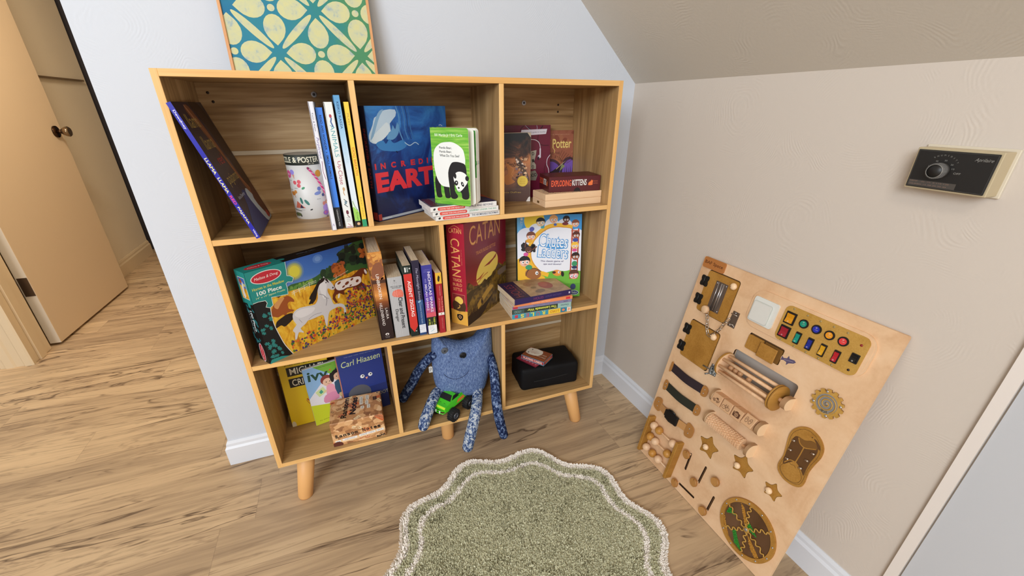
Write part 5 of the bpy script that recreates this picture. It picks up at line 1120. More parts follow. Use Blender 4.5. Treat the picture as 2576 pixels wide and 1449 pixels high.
OUT = [(.470, .425), (.481, .430), (.495, .418), (.5207, .405), (.545, .393), (.568, .388), (.592, .391), (.612, .398), (.630, .412), (.644, .430), (.654, .434), (.659, .422), (.660, .395), (.661, .350), (.659, .310), (.652, .270), (.643, .232), (.630, .203), (.605, .186), (.570, .181), (.530, .184), (.495, .196), (.474, .220), (.464, .255), (.461, .30), (.462, .35), (.465, .395)]
def remap(x, z):
    f_ = (0.075 + (z - 0.18) * 0.12 + 1.0259) / 1.1259; return 0.2817 + (x - 0.2817) * f_, 1.0588 - (1.0588 - z) * f_
OUT = [remap(a, b - (0.012 if b < .22 else 0)) for a, b in OUT]
OS = [(p.x, p.y) for p in spline([(a, b, 0) for a, b in OUT], 4, True)]
cxm, czm = 0.555, 0.310; ns = len(OS); vs = []; fs = []
lv = [1.0, .985, .95, .9, .82, .72, .6, .45, .28, .12]
def bodyY(s_): return 0.040 * math.sqrt(max(0, 1 - s_ ** 3.2))
rows = [(q, 1) for q in lv] ; 
def ringv(q, sg):
    o = []
    for x, z in OS:
        X_, Z_ = cxm + (x - cxm) * q, czm + (z - czm) * q
        d = bodyY(q) + 0.0015 * noise.noise(Vector((X_ * 60, sg, Z_ * 60)))
        if q == 1.0: d = 0
        lean = (Z_ - 0.18) * 0.12
        o.append(L((X_, 0.075 + lean - sg * d, Z_)))
    return o
for sg in (1, -1):
    b = len(vs)
    for q in lv: vs += ringv(q, sg)
    vs.append(L((cxm, 0.075 + (czm - .18) * .12 - sg * bodyY(0), czm)))
    for i in range(len(lv) - 1):
        for k in range(ns): l = (k + 1) % ns; fs.append((b + i * ns + k, b + i * ns + l, b + (i + 1) * ns + l, b + (i + 1) * ns + k))
    for k in range(ns): fs.append((b + (len(lv) - 1) * ns + k, b + (len(lv) - 1) * ns + (k + 1) % ns, b + len(lv) * ns))
mb.add(vs, fs, BODY, True)
def fy(x, z):  # front surface of the body
    best = 1.0
    for q in [k / 40 for k in range(41)]:
        ok = False
    dx, dz = x - cxm, z - czm; r = math.hypot(dx, dz); a = math.atan2(dz, dx)
    R_ = min((abs(math.atan2(math.sin(math.atan2(pz - czm, px - cxm) - a), math.cos(math.atan2(pz - czm, px - cxm) - a))), math.hypot(px - cxm, pz - czm)) for px, pz in OS)[1]
    return 0.075 + (z - 0.18) * 0.12 - bodyY(min(1, r / R_))
mb.build('body', pm)
for pts, rr_, m_, nm in (
    ([(.484, .085, .232), (.462, .066, .238), (.441, .036, .232), (.4220, .012, .215), (.4085, -.006, .203), (.4000, -.018, .192)], [.0160, .0165, .0165, .0170, .0175, .0160], LIMB, 'leg'),
    ([(.602, .080, .225), (.590, .045, .208), (.571, .000, .192), (.553, -.024, .160), (.538, -.032, .115), (.528, -.034, .078)], [.0165, .017, .0175, .018, .0185, .0175], LIMB, 'leg'),
    ([(.646, .080, .330), (.645, .045, .305), (.640, .012, .262), (.634, -.016, .205), (.640, -.028, .140), (.652, -.030, .082)], [.013, .0145, .015, .0155, .016, .0145], LIMBD, 'arm'),
    ([(.470, .085, .366), (.452, .096, .350), (.421, .118, .300), (.396, .122, .255), (.374, .122, .222), (.362, .120, .205)], [.012, .0145, .0155, .0155, .0155, .0145], LIMBD, 'arm')):
    mb = MB(); mb.capsule([L(p) for p in pts], rr_, m_, 22); mb.build(nm, pm)
for x, z, c, r_ in ((.4975, .3855, '5c6068', .0105), (.5525, .3585, '15161a', .0110)):
    y = fy(x, z); mb = MB(); c_ = M(c, 0.3); p = Vector(L((x, y + 0.001, z))); n_ = Vector((0, -1, 0.0))
    mb.cyl(p, p + n_ * 0.0032, r_, c_, n=32, bev=0.0008); q = p + n_ * 0.0033
    mb.tube([q + Vector((r_ * .82 * math.cos(R(a)), 0, r_ * .82 * math.sin(R(a)))) for a in range(0, 360, 15)], 0.0007, c_, 6, closed=True)
    T_ = M('0c0c10', 0.6)
    for d in ((1, 1), (1, -1)): mb.tube([q + Vector((-.0026 * d[0], -.0006, -.0026 * d[1])), q + Vector((.0026 * d[0], -.0006, .0026 * d[1]))], 0.0006, T_, 6)
    mb.build('button_eye', pm)
mb = MB(); pts = []
for k in range(31):
    a = R(205 + 130 * k / 30); x = .528 + .043 * math.cos(a); z = .322 + .036 * math.sin(a); pts.append(L((x, fy(x, z) - 0.0002, z)))
mb.tube(pts, 0.0008, M('222c4c', 0.8), 6); mb.build('smile_stitch', pm)
mb = MB(); mb.box(L((.4515, .086, .304)), L((.4535, .0865, .328)), M('dcdcd8', 0.6)); mb.box(L((.4475, .083, .306)), L((.4590, .0836, .327)), M('dcdcd8', 0.6))
F = Face(mb, L((.4475, .083, .306)), (1, 0, 0), (0, 0, 1), 0.0115, 0.021); F.line([(3, 4), (3, 16), (8, 16), (8, 10), (4, 10)], 1.2, '3a3c44'); mb.build('care_tag', pm)

tk = thing('toy_truck', at(0.5060, 0.0500, R3, 215.0) @ Matrix.Scale(1.10, 4), 'bright green toy monster truck with big black tyres, in front of the blue plush', 'toy car')
GRN = M('4ed028', 0.25); DG = M('10362a', 0.3); BKP = M('101114', 0.5)
mb = MB(); prof = [(-.050, .037), (-.050, .051), (-.046, .054), (-.010, .052), (-.008, .053), (.002, .068), (.016, .0685), (.028, .055), (.046, .050), (.053, .045), (.054, .036), (.044, .033), (-.044, .034)]
def trk(hw0, hw1):
    vs = []
    for x, z in prof:
        k = (z - .033) / .036; h_ = hw0 * (1 - k) + hw1 * k; vs.append((x, h_, z))
    for x, z in prof:
        k = (z - .033) / .036; h_ = hw0 * (1 - k) + hw1 * k; vs.append((x, -h_, z))
    return vs
vs = trk(.0235, .0165); n_ = len(prof)
tri = tessellate_polygon([[Vector((p[0], p[1], 0)) for p in prof]])
mb.add(vs, [t for t in tri] + [tuple(i + n_ for i in t[::-1]) for t in tri] + [(i, (i + 1) % n_, n_ + (i + 1) % n_, n_ + i) for i in range(n_)], GRN)
mb.box((.020, -.0215, .050), (.052, .0215, .0512), GRN, 0.0004); mb.build('body_shell', tk)
mb = MB(); mb.add([(.0165, -.0165, .0690), (.0165, .0165, .0690), (.0290, .0195, .0560), (.0290, -.0195, .0560)], [(0, 1, 2, 3)], BKP)
for sg in (1, -1):
    mb.add([(-.006, sg * .0199, .0560), (.001, sg * .0178, .0665), (.013, sg * .0178, .0665), (.022, sg * .0201, .0560)], [(0, 1, 2, 3)], BKP)
mb.build('window_glass', tk)
mb = MB(); mb.box((-.046, -.0165, .0525), (-.012, .0165, .0548), DG, 0.0004); mb.box((-.049, -.020, .054), (-.010, -.0172, .0572), GRN, 0.0004); mb.box((-.049, .0172, .054), (-.010, .020, .0572), GRN, 0.0004); mb.box((-.0505, -.020, .050), (-.0475, .020, .0572), GRN, 0.0004); mb.build('cargo_bed', tk)
mb = MB(); YG = M('c8e83c', 0.3)
mb.add([(.0545, -.020, .044), (.0545, .020, .044), (.050, .020, .0497), (.050, -.020, .0497)], [(0, 1, 2, 3)], YG)
mb.tube([(.052, -.022, .034), (.060, -.018, .033), (.062, 0, .033), (.060, .018, .033), (.052, .022, .034)], .0014, GRN, 8); mb.tube([(.056, -.018, .039), (.061, 0, .039), (.056, .018, .039)], .0013, GRN, 8)
mb.box((.0595, -.009, .031), (.0625, -.005, .040), M('e6ece8', 0.3), .0006); mb.box((.0595, .005, .031), (.0625, .009, .040), M('e6ece8', 0.3), .0006)
mb.build('bumper', tk)
for sg in (1, -1):
    mb = MB(); mb.add([(-.030, sg * .0228, .038), (.006, sg * .0228, .038), (-.002, sg * .0212, .046), (-.026, sg * .0208, .048)], [(0, 1, 2, 3)], M('e0803c', 0.3)); mb.build('flame_decal', tk)
    mb = MB(); mb.add([(.030, sg * .006, .0524), (.040, sg * .004, .0520), (.040, sg * .010, .0520), (.032, sg * .012, .0524)], [(0, 1, 2, 3)], BKP); mb.build('bonnet_vent', tk)
mb = MB(); mb.box((-.040, -.009, .020), (.042, .009, .034), M('17181a', .5), .002); mb.cyl((.033, -.024, .0195), (.033, .024, .0195), .003, BKP, n=10); mb.cyl((-.033, -.024, .0195), (-.033, .024, .0195), .003, BKP, n=10); mb.build('chassis', tk)
for x in (.033, -.033):
    for sg in (1, -1):
        mb = MB(); TY = M('141416', 0.75); y0_, y1_ = sg * .0245, sg * .0415
        mb.tube([(x, y0_, .0197), (x, y0_ + sg * .0012, .0197), (x, y1_ - sg * .0012, .0197), (x, y1_, .0197)], [.0165, .0183, .0183, .0165], TY, 36)
        for k in range(18):
            a = 2 * math.pi * k / 18; c_, s_ = math.cos(a), math.sin(a)
            mb.box((-.0012, min(y0_, y1_), .0178), (.0012, max(y0_, y1_), .0196), TY, X=Matrix.Translation((x, 0, .0197)) @ Matrix.Rotation(a, 4, 'Y'))
        mb.build('tyre', tk)
        mb = MB(); mb.tube([(x, y1_ + sg * .0002, .0197), (x, y1_ + sg * .0006, .0197)], [.0095, .009], M('5c6068', .3, .7), 24)
        mb.tube([(x + .0078 * math.cos(R(a)), y1_ + sg * .0008, .0197 + .0078 * math.sin(R(a))) for a in range(0, 360, 20)], .0008, M('8c9098', .3, .7), 6, closed=True); mb.build('wheel_rim', tk)

# ------------------------------------------------------------------ bottom row, right cell
bag = thing('soft_case', at(0.7480, 0.052, R3, -5.6), 'black rectangular soft fabric case in the bottom right compartment', 'case')
def fabric():
    t = NT('black_fabric', 0.7, 0.25); v = t.coords((1, 1, 1)); t.base(t.ramp(t.noise(v, 9, 3), [(0.3, '08080a'), (0.7, '101013')])); t.bump(t.noise(v, 14, 3), 0.004, 0.5); return t.m
mb = MB(); bm = bmesh.new(); bmesh.ops.create_cube(bm, size=1); Wb, Db, Hb = .212, .128, .089
for v in bm.verts: v.co = Vector(((v.co.x + .5) * Wb, (v.co.y + .5) * Db, (v.co.z + .5) * Hb))
bmesh.ops.bevel(bm, geom=bm.edges[:], offset=.014, segments=4, affect='EDGES', profile=.5)
bmesh.ops.subdivide_edges(bm, edges=[e for e in bm.edges if e.calc_length() > .04], cuts=7, use_grid_fill=True)
for v in bm.verts:
    p = v.co; u, w_ = (p.x / Wb - .5) * 2, (p.y / Db - .5) * 2
    if p.z > Hb - .002: p.z += .003 * (1 - u * u) * (1 - w_ * w_) - .002
    p.x += .002 * noise.noise(p * 30); p.y += .002 * noise.noise(p * 30 + Vector((3, 1, 2)))
bm.verts.index_update(); mb.add([v.co for v in bm.verts], [[v.index for v in f.verts] for f in bm.faces], fabric(), True); bm.free(); mb.build('case_body', bag)
mb = MB(); mb.tube([(.045 + .125 * k / 20, -.0005 + .0006 * math.sin(math.pi * k / 20), .036 + .010 * k / 20 - .003 * math.sin(math.pi * k / 20)) for k in range(21)], .0022, M('0a0a0c', .8), 8); mb.build('seam_fold', bag)
ZB = R3 + Hb + .0012
def art(f):
    t = f['top']; t.rect(0, 0, 90, 60, M('7a1c30', .4)); t.rect(3, 3, 86, 55, 'a83a4c'); t.rect(5, 5, 84, 53, '8c2436')
    for x in range(6): 
        for y in range(4): t.ell(13 + 13 * x, 11 + 12 * y, 3.6, 3.2, 'c86c78')
carton('card_pack', at(0.7600, 0.1270, ZB - .0006, -63), 0.086, 0.058, 0.0030, '7a1c30', art, 'flat dark red patterned card pack lying under the playing cards box', 'card pack', bev=.0004)
def art(f):
    t = f['top']; t.rect(0, 0, 90, 63, '8a4a2c'); t.poly([(4, 22), (4, 58), (54, 58), (58, 30), (38, 18)], 'e6dccb', 2)
    for k in range(9): a = R(150 - k * 15); t.line([(30 + 6 * math.cos(a), 26 + 5 * math.sin(a)), (30 + 22 * math.cos(a), 28 + 22 * math.sin(a))], .9, 'b0785c')
    t.ell(12, 28, 2.4, 3, '2a2420'); t.ell(16, 50, 2.4, 3, '2a2420'); t.text('Playing', 66, 22, 34, 8, 'e8dcc0', 180); t.text('Cards', 66, 34, 28, 8, 'e8dcc0', 180); t.line([(2, 8), (88, 8)], 3, 'b86a3c')
    for s, w in ((f['front'], 90), (f['right'], 63), (f['left'], 63)): s.rect(0, 0, w, 17, '5c94a8'); s.rect(2.4, 2.4, w - 2.4, 13.6, 'b0343c')
    f['front'].text('PLAYING CARDS', 45, 8, 74, 7.5, 'f0e4d0', 0, .03); f['right'].text('CARDS', 31, 8, 38, 6.5, 'e0a85c', 0, .02)
carton('playing_cards_box', at(0.7752, 0.1170, ZB + .0028, -55.0), 0.089, 0.062, 0.016, '5c94a8', art, 'small playing cards box with blue rim lying on the black case', 'card pack')

# ------------------------------------------------------------------ busy board leaning on the right wall
TH = math.atan2(0.128, 0.672)
BX = Matrix(((0, math.sin(TH), -math.cos(TH), 1.0895), (-1, 0, 0, -0.172), (0, math.cos(TH), math.sin(TH), 0.0018), (0, 0, 0, 1)))
bb = thing('busy_board', BX, 'plywood busy board with latches, switches, wheel and beads leaning on the right wall', 'busy board')
def star(cx, cy, r, rot, k=.56):
    o = []
    for i in range(5):
        for da, q in ((0, 1.10), (36, k)): a = R(rot + 72 * i + da); o.append((cx + r * q * math.cos(a), cy + r * q * math.sin(a)))
    for f_ in (.20, .25):
        n = []
        for i in range(len(o)):
            a, b = o[i], o[(i + 1) % len(o)]; n += [(a[0] + (b[0] - a[0]) * f_, a[1] + (b[1] - a[1]) * f_), (b[0] + (a[0] - b[0]) * f_, b[1] + (a[1] - b[1]) * f_)]
        o = n
    return o
def slot(x0, y0, x1, y1, w):
    a = math.atan2(y1 - y0, x1 - x0); o = []
    for (cx_, cy_, b0) in ((x1, y1, a - math.pi / 2), (x0, y0, a + math.pi / 2)):
        for k in range(7): b = b0 + math.pi * k / 6; o.append((cx_ + w / 2 * math.cos(b), cy_ + w / 2 * math.sin(b)))
    return o
SHOE = [(p.x, p.y) for p in spline([(a, b, 0) for a, b in [(.399, .3767), (.4015, .395), (.4129, .4115), (.428, .4195), (.441, .4185), (.457, .412), (.4702, .3965), (.4735, .375), (.4690, .3482), (.4670, .325), (.4695, .3021), (.4670, .286), (.4573, .2782), (.445, .2745), (.428, .2750), (.4118, .2843), (.4060, .300), (.4076, .3247), (.4035, .350)]], 3, True)]
STARS = [(star(.2305, .1985, .034, 91), (.2275, .195)), (star(.3335, .2245, .0315, 90), (.325, .218)), (star(.4205, .2260, .0240, 88), (.4155, .2235))]
SLOTS = [slot(.1935, .083, .192, .137, .007), slot(.2465, .083, .2490, .139, .007), slot(.1945, .026, .2500, .029, .007), slot(.3010, .035, .3030, .083, .007)]
outer = rrect(0, 0, .5, .685, .004, 3)
D1, D2 = rrect(.0325, .5338, .1372, .6565, .008), rrect(.0325, .3848, .1387, .5040, .008)
holes = [D1, D2, rrect(.192, .428, .3700, .4915, .008)] + [star_[0] for star_ in STARS] + SLOTS + [rrect(.2140, .5080, .3085, .5500, .004)]
mb = MB(); allp = outer + [p for h_ in holes for p in h_]
tri = tessellate_polygon([[Vector((p[0], p[1], 0)) for p in q] for q in [outer] + holes])
mb.add([(p[0], p[1], 0) for p in allp], [tuple(t) for t in tri], PLY)
for q in [outer] + holes:
    n_ = len(q); mb.add([(p[0], p[1], 0) for p in q] + [(p[0], p[1], -.0060) for p in q], [(i, (i + 1) % n_, n_ + (i + 1) % n_, n_ + i) for i in range(n_)], M('3a2414', .7) if q is not outer else PLY)
bk = [outer, holes[2]]; bp_ = [p for q in bk for p in q]; tb = tessellate_polygon([[Vector((p[0], p[1], 0)) for p in q] for q in bk])
mb.add([(p[0], p[1], -.0060) for p in bp_], [tuple(t) for t in tb], M('6e4c2a', .7)); mb.add([(p[0], p[1], -.0082) for p in bp_], [tuple(t) for t in tb], PLY)
for q in bk:
    n_ = len(q); mb.add([(p[0], p[1], -.006) for p in q] + [(p[0], p[1], -.0082) for p in q], [(i, (i + 1) % n_, n_ + (i + 1) % n_, n_ + i) for i in range(n_)], PLY)
F = Face(mb, (0, 0, 0), (1, 0, 0), (0, 1, 0), .5, .685)
F.ell(324, 530, 17.5, 17.5, 'd8b088', 0, 36); F.ell(324, 530, 17.0, 17.0, 'e2bd94', 0, 36)
F.poly([(308, 524), (314, 527), (322, 526), (324, 519), (328, 526), (338, 531), (342, 536), (337, 539), (326, 537), (322, 543), (320, 535), (313, 532), (308, 535)], '5c506c')
F.line([(315, 529), (336, 534)], .8, 'a8a0b0'); F.line([(60, 655), (62, 650), (60, 646)], .6, 'b08a60')
mb.build('board_panel', bb, fixn=False)
def part(name, f, parent=None, fixn=True):
    mb = MB(); f(mb); return mb.build(name, parent or bb, fixn)
def screw(mb, x, y, z, r=.0022, c=None): mb.tube([(x, y, z), (x, y, z + .0006), (x, y, z + .0011)], [r, r * .85, r * .3], c or M('c8ccd4', .2, .9), 12)
tg = part('name_tag', lambda mb: (mb.prism(rrect(.005, .6565, .078, .686, .005), .0002, .0042, M('b5743c', .5)), Face(mb, (.005, .6565, .0042), (1, 0, 0), (0, 1, 0), .073, .03).text('BAF Space', 36, 15, 62, 11.5, '5a2c14', 0, .01)))
def hinge_f(x, y):
    def f(mb):
        B_ = M('131210', .5); q_ = [(1, -.35), (.86, -.15), (.86, .15), (1, .35), (1, .8), (.8, 1), (.35, 1), (.15, .93), (-.15, .93), (-.35, 1), (-.8, 1), (-1, .8), (-1, .35), (-.86, .15), (-.86, -.15), (-1, -.35), (-1, -.8), (-.8, -1), (-.35, -1), (-.15, -.93), (.15, -.93), (.35, -1), (.8, -1), (1, -.8)]
        pts = [(x + .0128 * a, y + .0150 * b) for a, b in q_]
        mb.prism(pts, .0043, .0062, B_); mb.cyl((x - .0005, y - .013, .0072), (x - .0005, y + .013, .0072), .0020, B_, n=12)
    return f
def dome(x, y, z, r, hole=True):
    def f(mb):
        mb.sphere((x, y, z + r * .55), r, M('efcda4', .45), (1, 1, .8), 24, 14)
        if hole: mb.tube([(x - r * .35, y - r * .1, z + r * 1.27), (x - r * .35, y - r * .1, z + r * 1.32)], [r * .22, r * .2], M('9a7450', .6), 12)
    return f
for (x0, y0, x1, y1), hy, kn in (((.0345, .536, .1350, .654), (.621, .5665), (.1265, .6395)), ((.0345, .387, .1365, .5015), (.4695, .4140), (.1262, .4895))):
    d = part('small_door', lambda mb: mb.prism(rrect(x0, y0, x1, y1, .007), -.0015, .0040, HDF))
    for y in hy: part('hinge', hinge_f(.0312, y), d)
    part('round_knob', dome(kn[0], kn[1], .004, .0092), d)
    if y0 > .5:
        ST = M('a8a09c', .28, .85)
        def f(mb):
            mb.prism([(.0690, .5515), (.1080, .5515), (.1080, .6355), (.0690, .6355)], .0040, .0052, M('8c8078', .35, .8))
            for k, (xx, r_) in enumerate(((.0800, .0016), (.0905, .0030), (.0965, .0022))): mb.tube([(xx, .556, .0070), (xx, .634, .0070)], r_, ST, 12)
            mb.box((.0840, .553, .0052), (.0995, .634, .0068), M('70665e', .4, .8), .0004)
            for xx, yy in ((.0735, .630), (.1035, .630), (.0735, .5565), (.1035, .5565)): screw(mb, xx, yy, .0054)
        sb = part('slide_bolt', f, d)
        part('bolt_knob', lambda mb: (mb.cyl((.0790, .5525, .0050), (.0790, .5525, .0200), .0045, ST), mb.cyl((.0790, .5525, .0160), (.0790, .5525, .0260), .0110, M('d8b088', .5), n=32, bev=.0012, capmat=M('e2bd94', .5))), d)
def f(mb):
    GS = M('94887c', .3, .85)
    mb.prism([(.1450, .5360), (.1675, .5360), (.1675, .5800), (.1480, .5800)], .0003, .0016, GS)
    for yy in (.545, .572): mb.tube([(.1480, yy, .002), (.1480, yy, .006), (.1650, yy, .006), (.1650, yy, .002)], .0013, M('c0b8b0', .25, .9), 8)
    for xx, yy in ((.1520, .5405), (.1640, .5405), (.1560, .5760)): screw(mb, xx, yy, .0018)
part('bolt_keeper', f)
def link(c, d, nrm, L_=.0155, w=.0065, r=.0011):
    d = Vector(d).normalized(); nrm = Vector(nrm); s_ = nrm.cross(d).normalized(); o = []
    for k in range(20):
        a = 2 * math.pi * k / 20; u = math.cos(a) * w / 2; v_ = math.sin(a) * w / 2 + (L_ - w) / 2 * (1 if math.sin(a) > 0 else -1); o.append(Vector(c) + s_ * u + d * v_)
    return o, r
ch = part('chain', lambda mb: mb.tube(*[link((.0855, .5430, .016), (.2, -1, 0), (0, 0, 1))[0]], .0011, M('b8a898', .22, .95), 8, closed=True))
cpts = spline([(.0870, .5390, .015), (.0930, .5190, .012), (.1000, .4980, .010), (.1110, .4880, .009), (.1240, .4990, .009), (.1350, .5170, .010), (.1420, .5370, .010), (.1500, .5570, .009)], 4)
ln_ = [0]
for a, b in zip(cpts, cpts[1:]): ln_.append(ln_[-1] + (b - a).length)
nl = int(ln_[-1] / .0117)
for k in range(nl):
    t = (k + .5) * ln_[-1] / nl; i = max(j for j in range(len(ln_)) if ln_[j] <= t); i = min(i, len(cpts) - 2)
    c_ = cpts[i].lerp(cpts[i + 1], (t - ln_[i]) / (ln_[i + 1] - ln_[i])); d_ = cpts[i + 1] - cpts[i]
    part('chain_link', lambda mb: mb.tube(link(c_, d_, (0, 0, 1) if k % 2 else (0.75, 0.2, 0.7))[0], .0011, M('c4b8aa', .2, .95), 8, closed=True), ch)
def f(mb):
    LS = M('b4bcc0', .22, .9)
    mb.prism([(.1470, .3860), (.1700, .3890), (.1700, .4150), (.1470, .4190)], .0003, .0020, LS); mb.tube([(.126, .4000, .006), (.168, .4030, .006)], .0020, LS, 10); mb.box((.150, .394, .002), (.156, .412, .009), LS, .0008); mb.box((.160, .394, .002), (.166, .412, .009), LS, .0008)
    mb.tube([(.1475, .3860, .004), (.1475, .3860, .014)], .0024, LS, 10)
    for xx, yy in ((.1510, .4160), (.1665, .4110), (.1510, .3900), (.1660, .3920), (.1590, .4020)): screw(mb, xx, yy, .0020, .0026)
part('door_latch', f)
LTH = M('b07a40', .5)
def clipp(pts, scr):
    def f(mb):
        mb.prism([(p.x, p.y) for p in spline([(a, b, 0) for a, b in pts], 3, True)], .0035, .0065, LTH)
        for x_, y_ in scr: screw(mb, x_, y_, .0066, .0019)
    return f
def band(pts, mat, w):
    def f(mb):
        vs = []; P = spline(pts, 6)
        for p in P: vs += [(p.x, p.y - w / 2, p.z), (p.x, p.y + w / 2, p.z)]
        n_ = len(P); fs = [(2 * i, 2 * i + 2, 2 * i + 3, 2 * i + 1) for i in range(n_ - 1)]; o = len(vs)
        vs2 = [(a, b, c - .0012) for a, b, c in vs]; mb.add(vs + vs2, fs + [tuple(o + q for q in g_[::-1]) for g_ in fs], mat)
    return f
for y, col in ((.3340, '2c1e24'), (.2690, '26281c')):
    part('elastic_strap', band([(.0250, y, .0030), (.045, y - .001, .0045), (.095, y - .002, .0085), (.145, y, .0045), (.160, y, .0030)], M(col, .85), .0265))
    part('strap_clip', clipp([(.0215, y - .0145), (.0215, y + .0145), (.0300, y + .0165), (.0350, y + .009), (.0350, y - .009), (.0300, y - .0165)], ((.0285, y + .006), (.0285, y - .006))) if y < .3 else clipp([(.0215, y - .0145), (.0215, y + .0145), (.0260, y + .0165), (.0285, y + .009), (.0285, y - .009), (.0260, y - .0165)], ()))
    part('strap_clip', clipp([(.1510, y - .014), (.1510, y + .014), (.1640, y + .0150), (.1700, y + .008), (.1700, y - .008), (.1640, y - .0150)], ((.1590, y + .006), (.1590, y - .006))))
y = .1970
part('webbing_strap', band([(.0250, y, .0040), (.045, y - .001, .0080), (.070, y - .001, .0120)], M('c08c54', .85), .0230)); part('webbing_strap', band([(.116, y - .001, .0120), (.130, y, .0090), (.158, y, .0040)], M('c08c54', .85), .0230))
part('strap_clip', clipp([(.0100, y - .012), (.0110, y + .012), (.0200, y + .0205), (.0370, y + .0195), (.0385, y - .019), (.0200, y - .021)], ((.0250, y + .008), (.0250, y - .008))))
part('strap_clip', clipp([(.1490, y - .0190), (.1490, y + .0195), (.1660, y + .0205), (.1760, y + .012), (.1760, y - .012), (.1660, y - .0205)], ((.1610, y + .008), (.1610, y - .008))))
def f(mb):
    B_ = M('0f0f11', .4); mb.box((.0720, y - .0160, .0085), (.1210, y + .0150, .0175), B_, .003, 2); mb.box((.0660, y - .0120, .0095), (.074, y + .0110, .0155), B_, .002); mb.tube([(.078, y + .016, .012), (.090, y + .0185, .012), (.104, y + .016, .012)], .0022, B_, 8); mb.tube([(.078, y - .017, .012), (.090, y - .0190, .012), (.104, y - .017, .012)], .0022, B_, 8)
part('buckle', f)
# rolling drum with marbles
cyv, czn = .4450, .0170
def drm(mb):
    for k in range(8):
        a = R(2 + 45 * k); yy, zz = cyv + .0255 * math.cos(a), czn + .0255 * math.sin(a); mb.cyl((.1950, yy, zz), (.3430, yy, zz), .0042, BEECH, n=14)
dm = part('marble_drum', drm)
part('drum_disc', lambda mb: mb.cyl((.1900, cyv, czn), (.1960, cyv, czn), .0335, HDF, n=56, capmat=BEECH, bev=.0008), dm)
part('drum_disc', lambda mb: (mb.cyl((.3420, cyv, czn), (.3465, cyv, czn), .0335, HDF, n=56, bev=.0008), mb.cyl((.3480, cyv, czn), (.3530, cyv, czn), .0335, HDF, n=56, bev=.0008), mb.cyl((.345, cyv, czn), (.350, cyv, czn), .0325, M('6a4618', .6), n=56)), dm)
for k, x in enumerate((.2085, .2230, .2375, .2640)): part('marble', lambda mb: mb.sphere((x, cyv - .004, czn - .0080), .0068, M('c8986c', .35)), dm)
def post(x, yv, r, zc, t=.009):
    def f(mb):
        o = [(yv + r * math.cos(R(a)), zc + r * math.sin(R(a))) for a in range(0, 181, 10)] + [(yv - r, 0), (yv + r, 0)]
        if r * 2 > 0: o = [(max(min(a, yv + r), yv - r), max(b, 0.0)) for a, b in o]
        mb.prism(o, x, x + t, M('a8825c', .55), lambda a, b, c: Vector((c, a, b))); mb.prism(o, x + t, x + t + .0008, M('efcfa6', .5), lambda a, b, c: Vector((c, a, b)))
    return f
part('axle_holder', post(.3640, cyv, .0155, .0150, .012), dm); part('axle', lambda mb: mb.cyl((.3530, cyv, czn), (.3650, cyv, czn), .0050, BEECH, n=16), dm)
# picture blocks
BLK_ = M('d2a67c', .5); EN = M('5c3820', .6)
part('axle_holder', post(.1950, .3500, .0175, .0130, .007)); part('axle_holder', post(.3370, .3500, .0175, .0130, .010))
part('axle', lambda mb: mb.cyl((.200, .3500, .0160), (.340, .3500, .0160), .0040, BEECH, n=14))
def blk(i):
    def f(mb):
        x0 = .2045 + .0325 * i; sz = .0300; tw = R((-8, -8, -8, -30)[i])
        X = Matrix.Translation((x0, .3500, .0165)) @ Matrix.Rotation(tw, 4, 'X') @ Matrix.Translation((0, -sz / 2, -sz / 2))
        mb.box((0, 0, 0), (sz, sz, sz), BLK_, .0012, 1, X=X)
        X3 = X.to_3x3(); F = Face(mb, X @ Vector((0, 0, sz)), X3 @ Vector((1, 0, 0)), X3 @ Vector((0, 1, 0)), sz, sz)
        if i == 0: F.line([(5, 13), (7, 15), (12, 15), (14, 19), (20, 19), (21, 15), (25, 15), (25, 11), (5, 11), (5, 13)], 1.1, EN); F.ell(10, 10.5, 3, 3, EN); F.ell(20, 10.5, 3, 3, EN); F.ell(10, 10.5, 1.4, 1.4, BLK_); F.ell(20, 10.5, 1.4, 1.4, BLK_); F.rect(15, 16, 20, 20.5, EN)
        if i == 1:
            for cx_ in (9, 21): F.line([(cx_ + 5 * math.cos(R(a)), 11 + 5 * math.sin(R(a))) for a in range(0, 361, 30)], .9, EN)
            F.line([(9, 11), (13, 18), (19, 18), (21, 11)], .9, EN); F.line([(13, 18), (15, 11), (19, 18)], .8, EN); F.line([(12, 20), (15, 20)], 1, EN); F.line([(18, 21), (21, 20)], 1, EN)
        if i == 2: F.poly(rrect(5, 7, 25, 20, 2), EN); F.poly(rrect(11, 19, 19, 22.5, 1), EN); F.ell(15, 13.5, 4.8, 4.8, BLK_); F.ell(15, 13.5, 3.4, 3.4, EN); F.ell(15, 13.5, 1.6, 1.6, BLK_); F.rect(7, 16.5, 10, 18, BLK_)
        if i == 3:
            for cx_, a in ((10, 8), (20, -8)): F.ell(cx_, 15, 4, 7.5, EN, a); F.ell(cx_, 15, 3, 6.4, BLK_, a); F.line([(cx_ - 2, 14), (cx_, 18), (cx_ + 2, 14)], .9, EN)
        X4 = X3 @ Vector((0, 1, 0)); F = Face(mb, X @ Vector((sz, sz, 0)) if False else X @ Vector((0, sz, sz)), X3 @ Vector((1, 0, 0)), X3 @ Vector((0, 0, -1)) * -1, sz, sz) if False else None
    return f
for i in range(4): part('picture_block', blk(i))
